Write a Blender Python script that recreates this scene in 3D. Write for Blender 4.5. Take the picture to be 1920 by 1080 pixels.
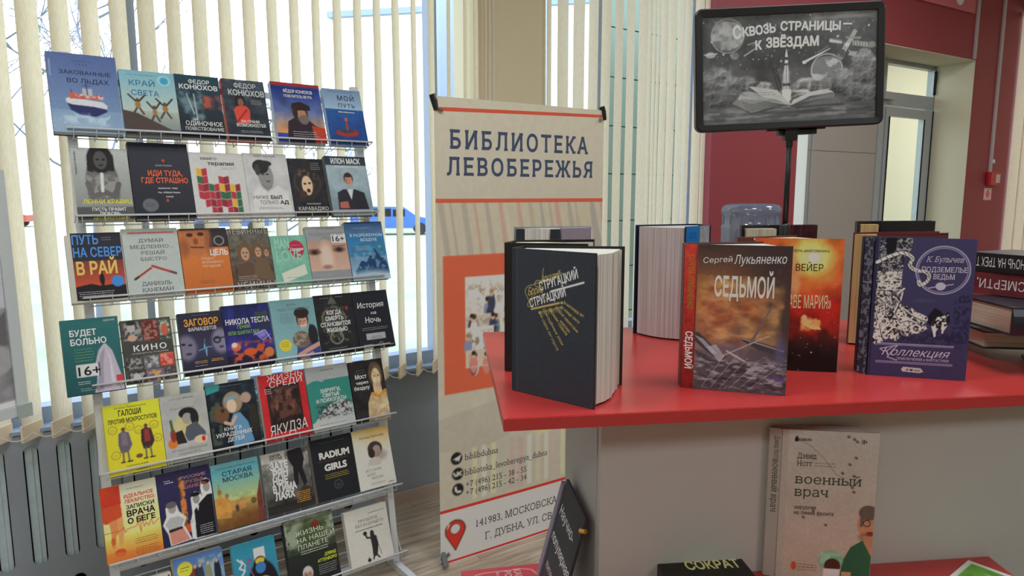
import bpy, math, random
import numpy as np
from mathutils import Matrix, Vector

for o in list(bpy.data.objects): bpy.data.objects.remove(o)
SC = bpy.context.scene
COL = SC.collection
H_EYE = 1.45
PITCH = math.atan(175/1290)

# ------------------------------------------------------------------ camera
cd = bpy.data.cameras.new('camera'); cam = bpy.data.objects.new('camera', cd); COL.objects.link(cam)
cam.location = (0, 0, H_EYE)
cam.rotation_euler = (math.pi/2 - PITCH, 0, 0)
cd.sensor_width = 36; cd.lens = 36*1290/1920; cd.clip_start = 0.02; cd.clip_end = 500
SC.camera = cam

# ------------------------------------------------------------------ colour management
SC.view_settings.view_transform = 'Standard'
try: SC.view_settings.look = 'None'
except Exception: pass
SC.view_settings.gamma = 1.0
SC.view_settings.use_curve_mapping = False
SC.view_settings.exposure = 0.0

# ------------------------------------------------------------------ sky
wd = bpy.data.worlds.new('sky'); SC.world = wd; wd.use_nodes = True
nt = wd.node_tree; bg = nt.nodes['Background']
tc = nt.nodes.new('ShaderNodeTexCoord'); sp = nt.nodes.new('ShaderNodeSeparateXYZ')
cr = nt.nodes.new('ShaderNodeValToRGB')
nt.links.new(tc.outputs['Generated'], sp.inputs[0]); nt.links.new(sp.outputs['Z'], cr.inputs[0])
cr.color_ramp.elements[0].position = 0.0; cr.color_ramp.elements[0].color = (0.93, 0.97, 1.0, 1)
cr.color_ramp.elements[1].position = 0.9; cr.color_ramp.elements[1].color = (0.62, 0.80, 1.0, 1)
nt.links.new(cr.outputs[0], bg.inputs[0]); bg.inputs[1].default_value = 3.2

# ------------------------------------------------------------------ lamps (ceiling luminaires of the room, above the frame; plus an added vestibule fill)
def area(name, loc, sx, sy, power, col=(.93, .97, 1.0)):
    l = bpy.data.lights.new(name, 'AREA'); l.shape = 'RECTANGLE'; l.size = sx; l.size_y = sy
    l.energy = power; l.color = col
    o = bpy.data.objects.new(name, l); COL.objects.link(o); o.location = loc
    return o
area('ceiling_light', (-0.9, 0.6, 3.25), .6, .6, 22)
area('ceiling_light', (0.9, 0.9, 3.25), .6, .6, 22)
area('ceiling_light', (2.7, 3.4, 3.25), .6, .6, 34)
area('ceiling_light', (-0.9, -2.0, 3.25), 1.2, .6, 34)
area('ceiling_light', (2.6, -2.0, 3.25), 1.2, .6, 34)
area('ceiling_light', (4.6, 1.5, 3.25), .6, .6, 28)
area('vestibule_fill', (5.6, 7.4, 3.2), .6, .6, 24)  # unseen lamp added to brighten the vestibule behind the glazed door

# ------------------------------------------------------------------ helpers
def L(c):
    c = np.asarray(c, float)/255.0
    return np.where(c <= .04045, c/12.92, ((c+.055)/1.055)**2.4)
def col4(c):
    l = L(c); return (float(l[0]), float(l[1]), float(l[2]), 1)

MATS = {}
def mat(name, c=None, rough=.5, metal=0, spec=.5, bump=0, scale=80, var=0, coat=0):
    if name in MATS: return MATS[name]
    m = bpy.data.materials.new(name); m.use_nodes = True; n = m.node_tree
    b = n.nodes['Principled BSDF']
    b.inputs['Base Color'].default_value = col4(c); b.inputs['Roughness'].default_value = rough
    b.inputs['Metallic'].default_value = metal
    b.inputs['Specular IOR Level'].default_value = spec
    b.inputs['Coat Weight'].default_value = coat
    if bump or var:
        t = n.nodes.new('ShaderNodeTexCoord'); no = n.nodes.new('ShaderNodeTexNoise')
        no.inputs['Scale'].default_value = scale; no.inputs['Detail'].default_value = 4
        n.links.new(t.outputs['Object'], no.inputs['Vector'])
        if bump:
            bp = n.nodes.new('ShaderNodeBump'); bp.inputs['Strength'].default_value = bump
            bp.inputs['Distance'].default_value = .002
            n.links.new(no.outputs['Fac'], bp.inputs['Height']); n.links.new(bp.outputs[0], b.inputs['Normal'])
        if var:
            mx = n.nodes.new('ShaderNodeMix'); mx.data_type = 'RGBA'; mx.blend_type = 'MULTIPLY'
            rp = n.nodes.new('ShaderNodeValToRGB')
            rp.color_ramp.elements[0].position = .3; rp.color_ramp.elements[1].position = .7
            rp.color_ramp.elements[0].color = (1-var,)*3+(1,); rp.color_ramp.elements[1].color = (1, 1, 1, 1)
            n.links.new(no.outputs['Fac'], rp.inputs[0])
            mx.inputs[0].default_value = 1; mx.inputs[6].default_value = col4(c)
            n.links.new(rp.outputs[0], mx.inputs[7]); n.links.new(mx.outputs[2], b.inputs['Base Color'])
    MATS[name] = m
    return m

def mat_print(name, rough, spec=.4):
    m = bpy.data.materials.new(name); m.use_nodes = True; n = m.node_tree
    b = n.nodes['Principled BSDF']; a = n.nodes.new('ShaderNodeAttribute'); a.attribute_name = 'Col'
    n.links.new(a.outputs['Color'], b.inputs['Base Color'])
    b.inputs['Roughness'].default_value = rough; b.inputs['Specular IOR Level'].default_value = spec
    MATS[name] = m; return m
PRINT = mat_print('printed_cover', .42, .18)
PRINT_MATTE = mat_print('printed_vinyl', .6, .25)
PRINT_GLOSS = mat_print('printed_behind_film', .38, .5)

def mat_pages(name, c, axis='x', scale=900):
    m = bpy.data.materials.new(name); m.use_nodes = True; n = m.node_tree
    b = n.nodes['Principled BSDF']; t = n.nodes.new('ShaderNodeTexCoord')
    w = n.nodes.new('ShaderNodeTexNoise'); mp = n.nodes.new('ShaderNodeMapping')
    s = {'x': (scale, scale, 3), 'z': (6, 6, scale)}[axis]
    mp.inputs['Scale'].default_value = s
    w.inputs['Scale'].default_value = 1; w.inputs['Detail'].default_value = 2
    n.links.new(t.outputs['Object'], mp.inputs[0]); n.links.new(mp.outputs[0], w.inputs['Vector'])
    r = n.nodes.new('ShaderNodeValToRGB')
    l = col4(c); r.color_ramp.elements[0].position = .35; r.color_ramp.elements[1].position = .6
    r.color_ramp.elements[0].color = (l[0]*.72, l[1]*.70, l[2]*.66, 1); r.color_ramp.elements[1].color = l
    n.links.new(w.outputs['Fac'], r.inputs[0]); n.links.new(r.outputs[0], b.inputs['Base Color'])
    b.inputs['Roughness'].default_value = .9
    MATS[name] = m; return m
PAGES = mat_pages('paper_pages_white', (228, 226, 218), 'x', 700)
PAGES_GREY = mat_pages('paper_pages_grey', (205, 196, 196), 'x', 350)
PAGES_TAN = mat_pages('paper_pages_tan', (215, 180, 125), 'x', 500)
PAGES_CREAM = mat_pages('paper_pages_cream', (232, 226, 200), 'x', 500)
PAGES_FLAT = mat_pages('paper_pages_lying', (215, 205, 190), 'z', 700)

def link(o, parent=None):
    COL.objects.link(o)
    if parent is not None: o.parent = parent
    return o
def mesh_obj(name, V, F, m, parent=None, smooth=False):
    me = bpy.data.meshes.new(name); me.from_pydata([tuple(map(float, v)) for v in V], [], F)
    if m is not None: me.materials.append(m)
    if smooth: me.shade_smooth()
    me.update()
    return link(bpy.data.objects.new(name, me), parent)
def empty(name, label=None, cat=None, M=None, group=None):
    o = bpy.data.objects.new(name, None); o.empty_display_size = .05; COL.objects.link(o)
    if M is not None: o.matrix_world = M
    if label: o['label'] = label
    if cat: o['category'] = cat
    if group: o['group'] = group
    return o
def tag(o, label=None, cat=None, group=None, kind=None):
    if label: o['label'] = label
    if cat: o['category'] = cat
    if group: o['group'] = group
    if kind: o['kind'] = kind
    return o
def frame(P, x, up):
    x = Vector(x).normalized(); up = Vector(up).normalized(); b = up.cross(x)
    M = Matrix.Identity(4)
    for i in range(3):
        M[i][0] = x[i]; M[i][1] = b[i]; M[i][2] = up[i]; M[i][3] = P[i]
    return M

class MB:
    def __init__(s): s.V = []; s.F = []
    def add(s, V, F):
        k = len(s.V); s.V += [tuple(map(float, v)) for v in V]; s.F += [tuple(i+k for i in f) for f in F]; return s
    def box(s, x0, x1, y0, y1, z0, z1, bev=0):
        if bev:
            return s.bevbox(x0, x1, y0, y1, z0, z1, bev)
        V = [(x0,y0,z0),(x1,y0,z0),(x1,y1,z0),(x0,y1,z0),(x0,y0,z1),(x1,y0,z1),(x1,y1,z1),(x0,y1,z1)]
        return s.add(V, [(0,3,2,1),(4,5,6,7),(0,1,5,4),(1,2,6,5),(2,3,7,6),(3,0,4,7)])
    def bevbox(s, x0, x1, y0, y1, z0, z1, b):
        # plan-bevelled box
        pts = [(x0+b,y0),(x1-b,y0),(x1,y0+b),(x1,y1-b),(x1-b,y1),(x0+b,y1),(x0,y1-b),(x0,y0+b)]
        return s.prism(pts, z0, z1)
    def prism(s, pts, z0, z1):
        n = len(pts)
        a = sum(pts[i][0]*pts[(i+1)%n][1]-pts[(i+1)%n][0]*pts[i][1] for i in range(n))
        if a < 0: pts = pts[::-1]
        V = [(p[0], p[1], z0) for p in pts]+[(p[0], p[1], z1) for p in pts]
        F = [tuple(range(n-1, -1, -1)), tuple(range(n, 2*n))]+[(i, (i+1)%n, n+(i+1)%n, n+i) for i in range(n)]
        return s.add(V, F)
    def slab(s, p0, p1, th, z0, z1):
        # vertical board from plan point p0 to p1, thickness th centred
        d = np.array(p1, float)-np.array(p0, float); d /= np.linalg.norm(d)
        n = np.array([-d[1], d[0]])*th/2; p0 = np.array(p0); p1 = np.array(p1)
        return s.prism([tuple(p0-n), tuple(p1-n), tuple(p1+n), tuple(p0+n)], z0, z1)
    def tube(s, pts, r, k=6, closed=False):
        pts = [np.array(p, float) for p in pts]; n = len(pts); V = []; F = []
        prev = None
        for i, p in enumerate(pts):
            d = pts[min(i+1, n-1)]-pts[max(i-1, 0)]; d /= (np.linalg.norm(d)+1e-9)
            a = np.array([0, 0, 1.]) if abs(d[2]) < .9 else np.array([1., 0, 0])
            u = np.cross(d, a); u /= np.linalg.norm(u)
            if prev is not None and np.dot(u, prev) < 0: u = -u
            prev = u; w = np.cross(d, u)
            rr = r[i] if isinstance(r, (list, tuple)) else r
            for j in range(k):
                t = 2*math.pi*j/k; V.append(p+rr*(math.cos(t)*u+math.sin(t)*w))
        for i in range(n-1):
            for j in range(k):
                F.append((i*k+j, i*k+(j+1)%k, (i+1)*k+(j+1)%k, (i+1)*k+j))
        F.append(tuple(range(k))[::-1]); F.append(tuple((n-1)*k+j for j in range(k)))
        return s.add(V, F)
    def lathe(s, prof, c=(0, 0), k=32):
        n = len(prof); V = []; F = []
        for r, z in prof:
            for j in range(k):
                t = 2*math.pi*j/k; V.append((c[0]+r*math.cos(t), c[1]+r*math.sin(t), z))
        for i in range(n-1):
            for j in range(k):
                F.append((i*k+j, i*k+(j+1)%k, (i+1)*k+(j+1)%k, (i+1)*k+j))
        F.append(tuple(range(k))[::-1]); F.append(tuple((n-1)*k+j for j in range(k)))
        return s.add(V, F)
    def build(s, name, m, parent=None, smooth=False): return mesh_obj(name, s.V, s.F, m, parent, smooth)

# ------------------------------------------------------------------ print: colour grid + vector lettering
def fbm(nx, ny, sx, sy, seed, octv=3):
    rs = np.random.RandomState(seed); out = np.zeros((ny, nx)); amp = 1; tot = 0
    for o in range(octv):
        gx, gy = max(2, int(sx*2**o)+2), max(2, int(sy*2**o)+2)
        g = rs.rand(gy, gx)
        X = np.linspace(0, gx-1.001, nx); Y = np.linspace(0, gy-1.001, ny)
        xi = X.astype(int); yi = Y.astype(int); xf = X-xi; yf = Y-yi
        xf = xf*xf*(3-2*xf); yf = yf*yf*(3-2*yf)
        a = g[yi][:, xi]; b = g[yi][:, xi+1]; c = g[yi+1][:, xi]; d = g[yi+1][:, xi+1]
        v = a*(1-xf)+b*xf; w = c*(1-xf)+d*xf
        out += amp*(v*(1-yf[:, None])+w*yf[:, None]); tot += amp; amp *= .5
    return out/tot

GLY = {}
from mathutils.geometry import delaunay_2d_cdt
def glyphs(s, bold, slab, space):
    """Outlines of a string -> union (non-zero winding) triangles, plus stroke weight and slab serifs."""
    k = (s, bold, slab, space)
    if k in GLY: return GLY[k]
    c = bpy.data.curves.new('t', 'FONT'); c.body = s; c.resolution_u = 3; c.fill_mode = 'NONE'
    c.space_character = space
    o = bpy.data.objects.new('t', c); COL.objects.link(o)
    dg = bpy.context.evaluated_depsgraph_get(); me = o.evaluated_get(dg).to_mesh()
    P = [Vector(v.co[:2]) for v in me.vertices]; ed = [tuple(e.vertices) for e in me.edges]
    bpy.data.objects.remove(o); bpy.data.curves.remove(c)
    cyr = any('\u0400' <= ch <= '\u04ff' for ch in s); cap = (.728 if cyr else .682)
    if not P:
        GLY[k] = (np.zeros((0, 2)), [], cap); return GLY[k]
    adj = {}
    for a, b in ed: adj.setdefault(a, []).append(b); adj.setdefault(b, []).append(a)
    seen = set(); loops = []
    for st in range(len(P)):
        if st in seen or st not in adj: continue
        lp = [st]; seen.add(st); cur = st; nxt = st+1 if (st+1) in adj[st] else adj[st][0]
        while nxt not in seen:
            lp.append(nxt); seen.add(nxt); q = [x for x in adj[nxt] if x != cur]; cur, nxt = nxt, (q[0] if q else st)
        if len(lp) > 2: loops.append(lp)
    # clusters of loops that overlap in x = one glyph; identical glyphs are triangulated once
    rng = sorted((min(P[i].x for i in lp), max(P[i].x for i in lp), n) for n, lp in enumerate(loops))
    groups = []; end = -1e9
    for a, b, n in rng:
        if a > end-1e-4: groups.append([]); end = b
        groups[-1].append(n); end = max(end, b)
    VV = []; TT = []
    low = any(ch.islower() for ch in s)
    for g in groups:
        x0 = min(P[i].x for n in g for i in loops[n])
        L_ = [[(round(P[i].x-x0, 4), round(P[i].y, 4)) for i in loops[n]] for n in g]
        key = (str(L_), bold, slab, low, cap)
        if key not in GLY: GLY[key] = union_shape(L_, bold, slab, low, cap)
        v, t = GLY[key]; q = sum(len(z) for z in VV)
        if len(v): VV.append(v+np.array([x0, 0])); TT += [(a+q, b+q, c_+q) for a, b, c_ in t]
    GLY[k] = (np.concatenate(VV), TT, cap); return GLY[k]

def tri_union(polys):
    pts = []; cons = []
    for pl in polys:
        q = len(pts); pts += [Vector(p) for p in pl]; cons += [(q+i, q+(i+1) % len(pl)) for i in range(len(pl))]
    r = delaunay_2d_cdt(pts, cons, [], 0, 1e-6)
    V = np.array([tuple(v) for v in r[0]]); F = np.array([f for f in map(tuple, r[2]) if len(f) == 3])
    A = np.array([pts[a][:] for a, b in cons]); B = np.array([pts[b][:] for a, b in cons])
    Cn = V[F].mean(1); y = Cn[:, 1][:, None]; x = Cn[:, 0][:, None]
    up = (A[:, 1] <= y) & (B[:, 1] > y); dn = (A[:, 1] > y) & (B[:, 1] <= y)
    side = (B[:, 0]-A[:, 0])*(y-A[:, 1])-(x-A[:, 0])*(B[:, 1]-A[:, 1])
    wn = (up & (side > 0)).sum(1)-(dn & (side < 0)).sum(1)
    return V, F[wn != 0]
def union_shape(L_, bold, slab, low, cap):
    V, T = tri_union(L_)
    if not slab and bold <= 0: return V, [tuple(t) for t in T]
    cnt = {}
    for t in T:
        for a, b in ((t[0], t[1]), (t[1], t[2]), (t[2], t[0])):
            e = (min(a, b), max(a, b)); cnt[e] = cnt.get(e, 0)+1
    extra = []
    for (a, b), n_ in cnt.items():
        if n_ != 1: continue
        A_, B_ = V[a], V[b]; d = B_-A_; ln = np.linalg.norm(d)
        if ln < 1e-4: continue
        if bold > 0:
            d = d/ln; n = np.array([-d[1], d[0]])*bold; e = d*bold*.5
            extra.append([tuple(A_-e-n), tuple(B_+e-n), tuple(B_+e+n), tuple(A_-e+n)])
        if slab and abs(A_[1]-B_[1]) < 1e-3:
            yy = A_[1]; xa, xb = sorted((A_[0], B_[0]))
            if .06 < xb-xa < .75:
                for y0, sg in ((0, 1), (cap, -1), (.546, -1)):
                    if abs(yy-y0) < .012 and (sg > 0 or abs(y0-cap) < .05 or low):
                        ya, yb = (yy-bold, yy+.085) if sg > 0 else (yy-.085, yy+bold)
                        extra.append([(xa-slab, ya), (xb+slab, ya), (xb+slab, yb), (xa-slab, yb)])
    base = []
    for t in T:                      # solid glyph as counter-clockwise triangles, so windings only add
        p = [tuple(V[q]) for q in t]
        ar = (p[1][0]-p[0][0])*(p[2][1]-p[0][1])-(p[2][0]-p[0][0])*(p[1][1]-p[0][1])
        if abs(ar) > 1e-9: base.append(p if ar > 0 else p[::-1])
    V, T = tri_union(base+extra)
    return V, [tuple(t) for t in T]

class Art:
    def __init__(s, w, h, bg=(255, 255, 255), res=84, gain=1.5):
        s.w, s.h = w, h; s.fx = res; s.fy = max(4, int(res*h/w)); s.nx = res*2-1; s.ny = s.fy*2-1
        s.U, s.V = np.meshgrid(np.linspace(0, 1, s.nx), np.linspace(0, 1, s.ny))
        s.im = np.ones((s.ny, s.nx, 3))*np.array(bg, float); s.tx = []; s.gain = gain; s.grain = .08
    def mix(s, m, c, a=1):
        m = np.clip(m*a, 0, 1)[..., None]; s.im = s.im*(1-m)+np.array(c, float)*m; return s
    def g(s, c0, c1, v0=0, v1=1, u0=0, u1=1, horiz=False):
        X = s.U if horiz else s.V; a, b = (u0, u1) if horiz else (v0, v1)
        t = np.clip((X-a)/(b-a), 0, 1)[..., None]
        reg = ((s.U >= u0) & (s.U <= u1) & (s.V >= v0) & (s.V <= v1))[..., None]
        s.im = np.where(reg, np.array(c0, float)*(1-t)+np.array(c1, float)*t, s.im); return s
    def r(s, u0, v0, u1, v1, c, a=1):
        return s.mix(((s.U >= u0) & (s.U <= u1) & (s.V >= v0) & (s.V <= v1)).astype(float), c, a)
    def e(s, cu, cv, ru, rv, c, a=1, soft=.12, rot=0):
        x = (s.U-cu); y = (s.V-cv)*s.h/s.w; rv = rv*s.h/s.w
        if rot:
            k, q = math.cos(math.radians(rot)), math.sin(math.radians(rot)); x, y = x*k+y*q, -x*q+y*k
        d = np.sqrt((x/ru)**2+(y/rv)**2)
        return s.mix(np.clip((1-d)/max(soft, .02)+.5, 0, 1), c, a)
    def ring(s, cu, cv, ru, wd, c, a=1):
        x = (s.U-cu); y = (s.V-cv)*s.h/s.w; d = np.sqrt(x*x+y*y)
        return s.mix(np.clip(1.5-np.abs(d-ru)/wd, 0, 1), c, a)
    def p(s, pts, c, a=1):
        ins = np.zeros(s.U.shape, bool); n = len(pts)
        for i in range(n):
            (x0, y0), (x1, y1) = pts[i], pts[(i+1) % n]
            if y0 == y1: continue
            cond = ((y0 > s.V) != (y1 > s.V)) & (s.U < (x1-x0)*(s.V-y0)/(y1-y0)+x0)
            ins ^= cond
        return s.mix(ins.astype(float), c, a)
    def l(s, pts, wd, c, a=1):
        k = s.h/s.w; m = np.zeros(s.U.shape)
        for (x0, y0), (x1, y1) in zip(pts[:-1], pts[1:]):
            dx, dy = x1-x0, (y1-y0)*k; q = dx*dx+dy*dy+1e-9
            t = np.clip(((s.U-x0)*dx+(s.V-y0)*k*dy)/q, 0, 1)
            d = np.sqrt((s.U-x0-t*dx)**2+((s.V-y0)*k-t*dy)**2)
            m = np.maximum(m, np.clip((wd-d)/(.6/s.nx)+.5, 0, 1))
        return s.mix(m, c, a)
    def n(s, amp, sc, seed=1, box=(0, 0, 1, 1), sy=None, octv=3):
        f = fbm(s.nx, s.ny, sc, (sy or sc)*s.h/s.w, seed, octv)-.5
        reg = ((s.U >= box[0]) & (s.U <= box[2]) & (s.V >= box[1]) & (s.V <= box[3]))
        s.im = np.clip(s.im*(1+(f*2*amp*reg)[..., None]), 0, 255); return s
    def blot(s, box, c, sc, seed, th=.5, a=1, sy=None, soft=.08, octv=3):
        f = fbm(s.nx, s.ny, sc, (sy or sc)*s.h/s.w, seed, octv)
        fe = .07; w_ = (fbm(s.nx, s.ny, 12, 12*s.h/s.w, seed+500, 2)-.5)*.16 if (box[2]-box[0]) > .35 else 0
        du = np.minimum(s.U-box[0], box[2]-s.U)+(1 if box[0] <= .01 and box[2] >= .99 else 0); dv = np.minimum(s.V-box[1], box[3]-s.V)+(1 if box[1] <= .01 and box[3] >= .99 else 0)
        fe = min(fe, (box[2]-box[0])*.12)
        reg = np.clip(np.minimum(du, dv)/fe+w_/fe*.5, 0, 1)*((s.U >= box[0]) & (s.U <= box[2]) & (s.V >= box[1]) & (s.V <= box[3]))
        return s.mix(np.clip((f-th)/soft+.5, 0, 1)*reg, c, a)
    def inside(s, pts):
        ins = np.zeros(s.U.shape, bool); n = len(pts)
        for i in range(n):
            (x0, y0), (x1, y1) = pts[i], pts[(i+1) % n]
            if y0 == y1: continue
            ins ^= ((y0 > s.V) != (y1 > s.V)) & (s.U < (x1-x0)*(s.V-y0)/(y1-y0)+x0)
        return ins
    def etch(s, pts, c, sc, seed, th=.5, st=1.0, soft=.10):
        # engraved look: noise strokes inside an outline
        f = fbm(s.nx, s.ny, sc*st, sc*s.h/s.w, seed, 2); g_ = fbm(s.nx, s.ny, sc*.35, sc*.35*s.h/s.w, seed+7, 2)
        return s.mix(np.clip((f*.6+g_*.4-th)/soft+.5, 0, 1)*s.inside(pts), c)
    def dots(s, box, c, k, seed, r0=.004, r1=.012):
        rs = random.Random(seed)
        for _ in range(k):
            rr = rs.uniform(r0, r1)
            s.e(rs.uniform(box[0], box[2]), rs.uniform(box[1], box[3]), rr, rr*s.w/s.h, c, rs.uniform(.5, 1), 1.0)
        return s
    def fine(s, u0, u1, v, c, rows=1, dv=.022, hgt=.010, seed=3):
        # print too small to read: broken strokes, as vector dashes
        rs = random.Random(seed+int(v*1000))
        for k in range(rows):
            a = u0+rs.uniform(0, .06)*(u1-u0); b = u1-rs.uniform(0, .12)*(u1-u0); x = a
            while x < b:
                wl = rs.uniform(.012, .045)
                s.tx.append(('rect', x, min(x+wl, b), v+k*dv, hgt*rs.uniform(.6, .95), tuple(.8*q+.2*110 for q in c))); x += wl+.009
        return s
    def quad(s, pts, c):
        (a0, a1), (b0, b1), (c0, c1), (d0, d1) = pts     # a-d is the long top edge, b-c the bottom one
        for k in range(20):
            f, g_ = k/20, (k+1)/20; m_ = lambda p, q, t: p+(q-p)*t
            s.tx.append(('quad', [(m_(a0, d0, f), m_(a1, d1, f)), (m_(b0, c0, f), m_(b1, c1, f)), (m_(b0, c0, g_), m_(b1, c1, g_)), (m_(a0, d0, g_), m_(a1, d1, g_))], c))
        return s
    def bar(s, u0, u1, v, hgt, c):
        s.tx.append(('rect', u0, u1, v, hgt, c)); return s
    def t(s, txt, u0, u1, v, ch, c, bold=.0, slab=0, shear=0, rot=0, space=1.0):
        s.tx.append(('text', txt, u0, u1, v, ch, c, bold, slab, shear, rot, space)); return s
    def face(s, cu, cv, k, skin, hair, cloth=None, hat=None):
        q = s.w/s.h
        if cloth is not None:
            s.e(cu, cv+.62*k*2.6*q, k*1.5, k*1.25*q*1.4, cloth)
            s.r(cu-.3*k, cv+.5*k*q*1.6, cu+.3*k, cv+1.2*k*q*1.3, skin)
        s.e(cu, cv-.18*k*q, k*.66, k*.86*q, hair)
        s.e(cu, cv+.05*k*q, k*.52, k*.78*q, skin)
        s.e(cu, cv-.62*k*q, k*.5, k*.3*q, hair)
        dark = tuple(x*.45 for x in skin)
        s.e(cu-.2*k, cv-.02*k*q, k*.14, k*.08*q, dark, .6, .9); s.e(cu+.2*k, cv-.02*k*q, k*.14, k*.08*q, dark, .6, .9)
        s.e(cu+.02*k, cv+.2*k*q, k*.07, k*.14*q, dark, .35, .8)
        s.e(cu, cv+.42*k*q, k*.17, k*.05*q, dark, .7, .6)
        s.e(cu-.34*k, cv+.1*k*q, k*.14, k*.5*q, dark, .3, .8)
        if hat: s.e(cu, cv-.7*k*q, k*.7, k*.32*q, hat)
        return s
    def emit(s, parent, mm=PRINT, off=.0004, sub='cover_print', lab=None, curve=None):
        # curve: optional function (u,v)->extra y offset
        if s.nx > 60:
            f_ = fbm(s.nx, s.ny, 48, 48*s.h/s.w, 99, 2)-.5; s.im = np.clip(s.im*(1+s.grain*f_[..., None]), 0, 255)
        im = s.im; q = np.pad(im, ((1, 1), (1, 1), (0, 0)), 'edge')
        im = (q[:-2, 1:-1]+2*im+q[2:, 1:-1])/4; q = np.pad(im, ((0, 0), (1, 1), (0, 0)), 'edge'); im = (q[:, :-2]+2*im+q[:, 2:])/4
        s.im = im[::2, ::2]; s.U = s.U[::2, ::2]; s.V = s.V[::2, ::2]; s.nx, s.ny = s.fx, s.fy
        V = np.zeros((s.ny, s.nx, 3)); V[..., 0] = s.U*s.w; V[..., 2] = (1-s.V)*s.h; V[..., 1] = -off
        if curve is not None: V[..., 1] += curve(s.U, s.V)
        V = V.reshape(-1, 3)
        idx = np.arange(s.nx*s.ny).reshape(s.ny, s.nx)
        F = np.stack([idx[1:, :-1], idx[1:, 1:], idx[:-1, 1:], idx[:-1, :-1]], -1).reshape(-1, 4)
        me = bpy.data.meshes.new(sub); me.vertices.add(len(V)); me.vertices.foreach_set('co', V.ravel())
        me.loops.add(F.size); me.polygons.add(len(F))
        me.loops.foreach_set('vertex_index', F.ravel().astype(np.int32))
        me.polygons.foreach_set('loop_start', np.arange(0, F.size, 4, dtype=np.int32))
        me.update(calc_edges=True)
        at = me.color_attributes.new('Col', 'FLOAT_COLOR', 'POINT')
        c = np.ones((len(V), 4)); c[:, :3] = np.clip(L(s.im.reshape(-1, 3))*s.gain, 0, .86)
        at.data.foreach_set('color', c.ravel()); me.materials.append(mm); me.validate()
        o = link(bpy.data.objects.new(sub, me), parent)
        if s.tx:
            VV = []; TT = []; CC = []; lay = 0
            for e in s.tx:
                lay += (e[0] == 'text'); y = -off-.0002-.00002*lay
                if e[0] == 'quad':
                    cc = e[2]; P = np.array([[u*s.w, (1-v)*s.h] for u, v in e[1]]); T = [(0, 1, 2), (0, 2, 3)]
                elif e[0] == 'rect':
                    _, u0, u1, v, hg, cc = e
                    P = np.array([[u0*s.w, (1-v)*s.h], [u1*s.w, (1-v)*s.h], [u1*s.w, (1-v+hg)*s.h], [u0*s.w, (1-v+hg)*s.h]])
                    T = [(0, 1, 2), (0, 2, 3)]
                else:
                    _, txt, u0, u1, v, ch, cc, bold, slab, shear, rot, space = e
                    G, T, cap = glyphs(txt, bold, slab, space)
                    if len(G) == 0: continue
                    used = np.array(sorted({i for t in T for i in t}))
                    x0, x1 = G[used, 0].min(), G[used, 0].max()
                    P = np.stack([(G[:, 0]-x0)/(x1-x0)*(u1-u0)*s.w, G[:, 1]/cap*ch*s.h], 1)
                    P[:, 0] += P[:, 1]*shear
                    if rot:
                        k, q = math.cos(math.radians(rot)), math.sin(math.radians(rot)); P = np.stack([P[:, 0]*k-P[:, 1]*q, P[:, 0]*q+P[:, 1]*k], 1)
                    P = P+np.array([u0*s.w, (1-v)*s.h])
                b = sum(len(x) for x in VV)
                Y = np.full(len(P), y)
                if curve is not None: Y = Y+curve(P[:, 0]/s.w, 1-P[:, 1]/s.h)
                VV.append(np.stack([P[:, 0], Y, P[:, 1]], 1)); TT += [(t[0]+b, t[1]+b, t[2]+b) for t in T]
                CC.append(np.tile(np.append(np.clip(L(cc)*s.gain, 0, .86), 1), (len(P), 1)))
            VV = np.concatenate(VV); CC = np.concatenate(CC)
            me = bpy.data.meshes.new('lettering'); me.from_pydata(VV.tolist(), [], TT)
            at = me.color_attributes.new('Col', 'FLOAT_COLOR', 'POINT'); at.data.foreach_set('color', CC.ravel())
            me.materials.append(mm); me.update()
            link(bpy.data.objects.new('lettering', me), parent)
        return o
# ------------------------------------------------------------------ materials
M_wall_beige = mat('painted_beige', (226, 212, 180), .8, var=.04, scale=3)
M_wall_red = mat('painted_dark_red', (152, 62, 70), .6, bump=.15, scale=120)
M_ceiling = mat('painted_ceiling_white', (235, 232, 225), .9)
M_grey_low = mat('painted_slate_grey', (158, 166, 176), .55, bump=.1, scale=60, var=.05)
M_rad = mat('radiator_fins_blue_grey', (205, 222, 228), .5, var=.12, scale=30)
M_black = mat('black_plastic', (26, 27, 30), .38)
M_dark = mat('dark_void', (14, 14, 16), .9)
M_white_metal = mat('white_powder_coat', (222, 226, 232), .35)
M_frame = mat('window_frame_blue_grey', (150, 166, 192), .5)
M_alu = mat('door_frame_aluminium', (176, 184, 188), .4, metal=.25)
M_reveal = mat('painted_cream_reveal', (222, 214, 188), .8)
M_redtop = mat('red_laminate', (198, 62, 60), .26, spec=.5, bump=.08, scale=400)
M_counter = mat('light_grey_laminate', (196, 196, 192), .5, var=.03, scale=4)
M_chrome = mat('steel', (190, 190, 190), .25, metal=1)

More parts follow.
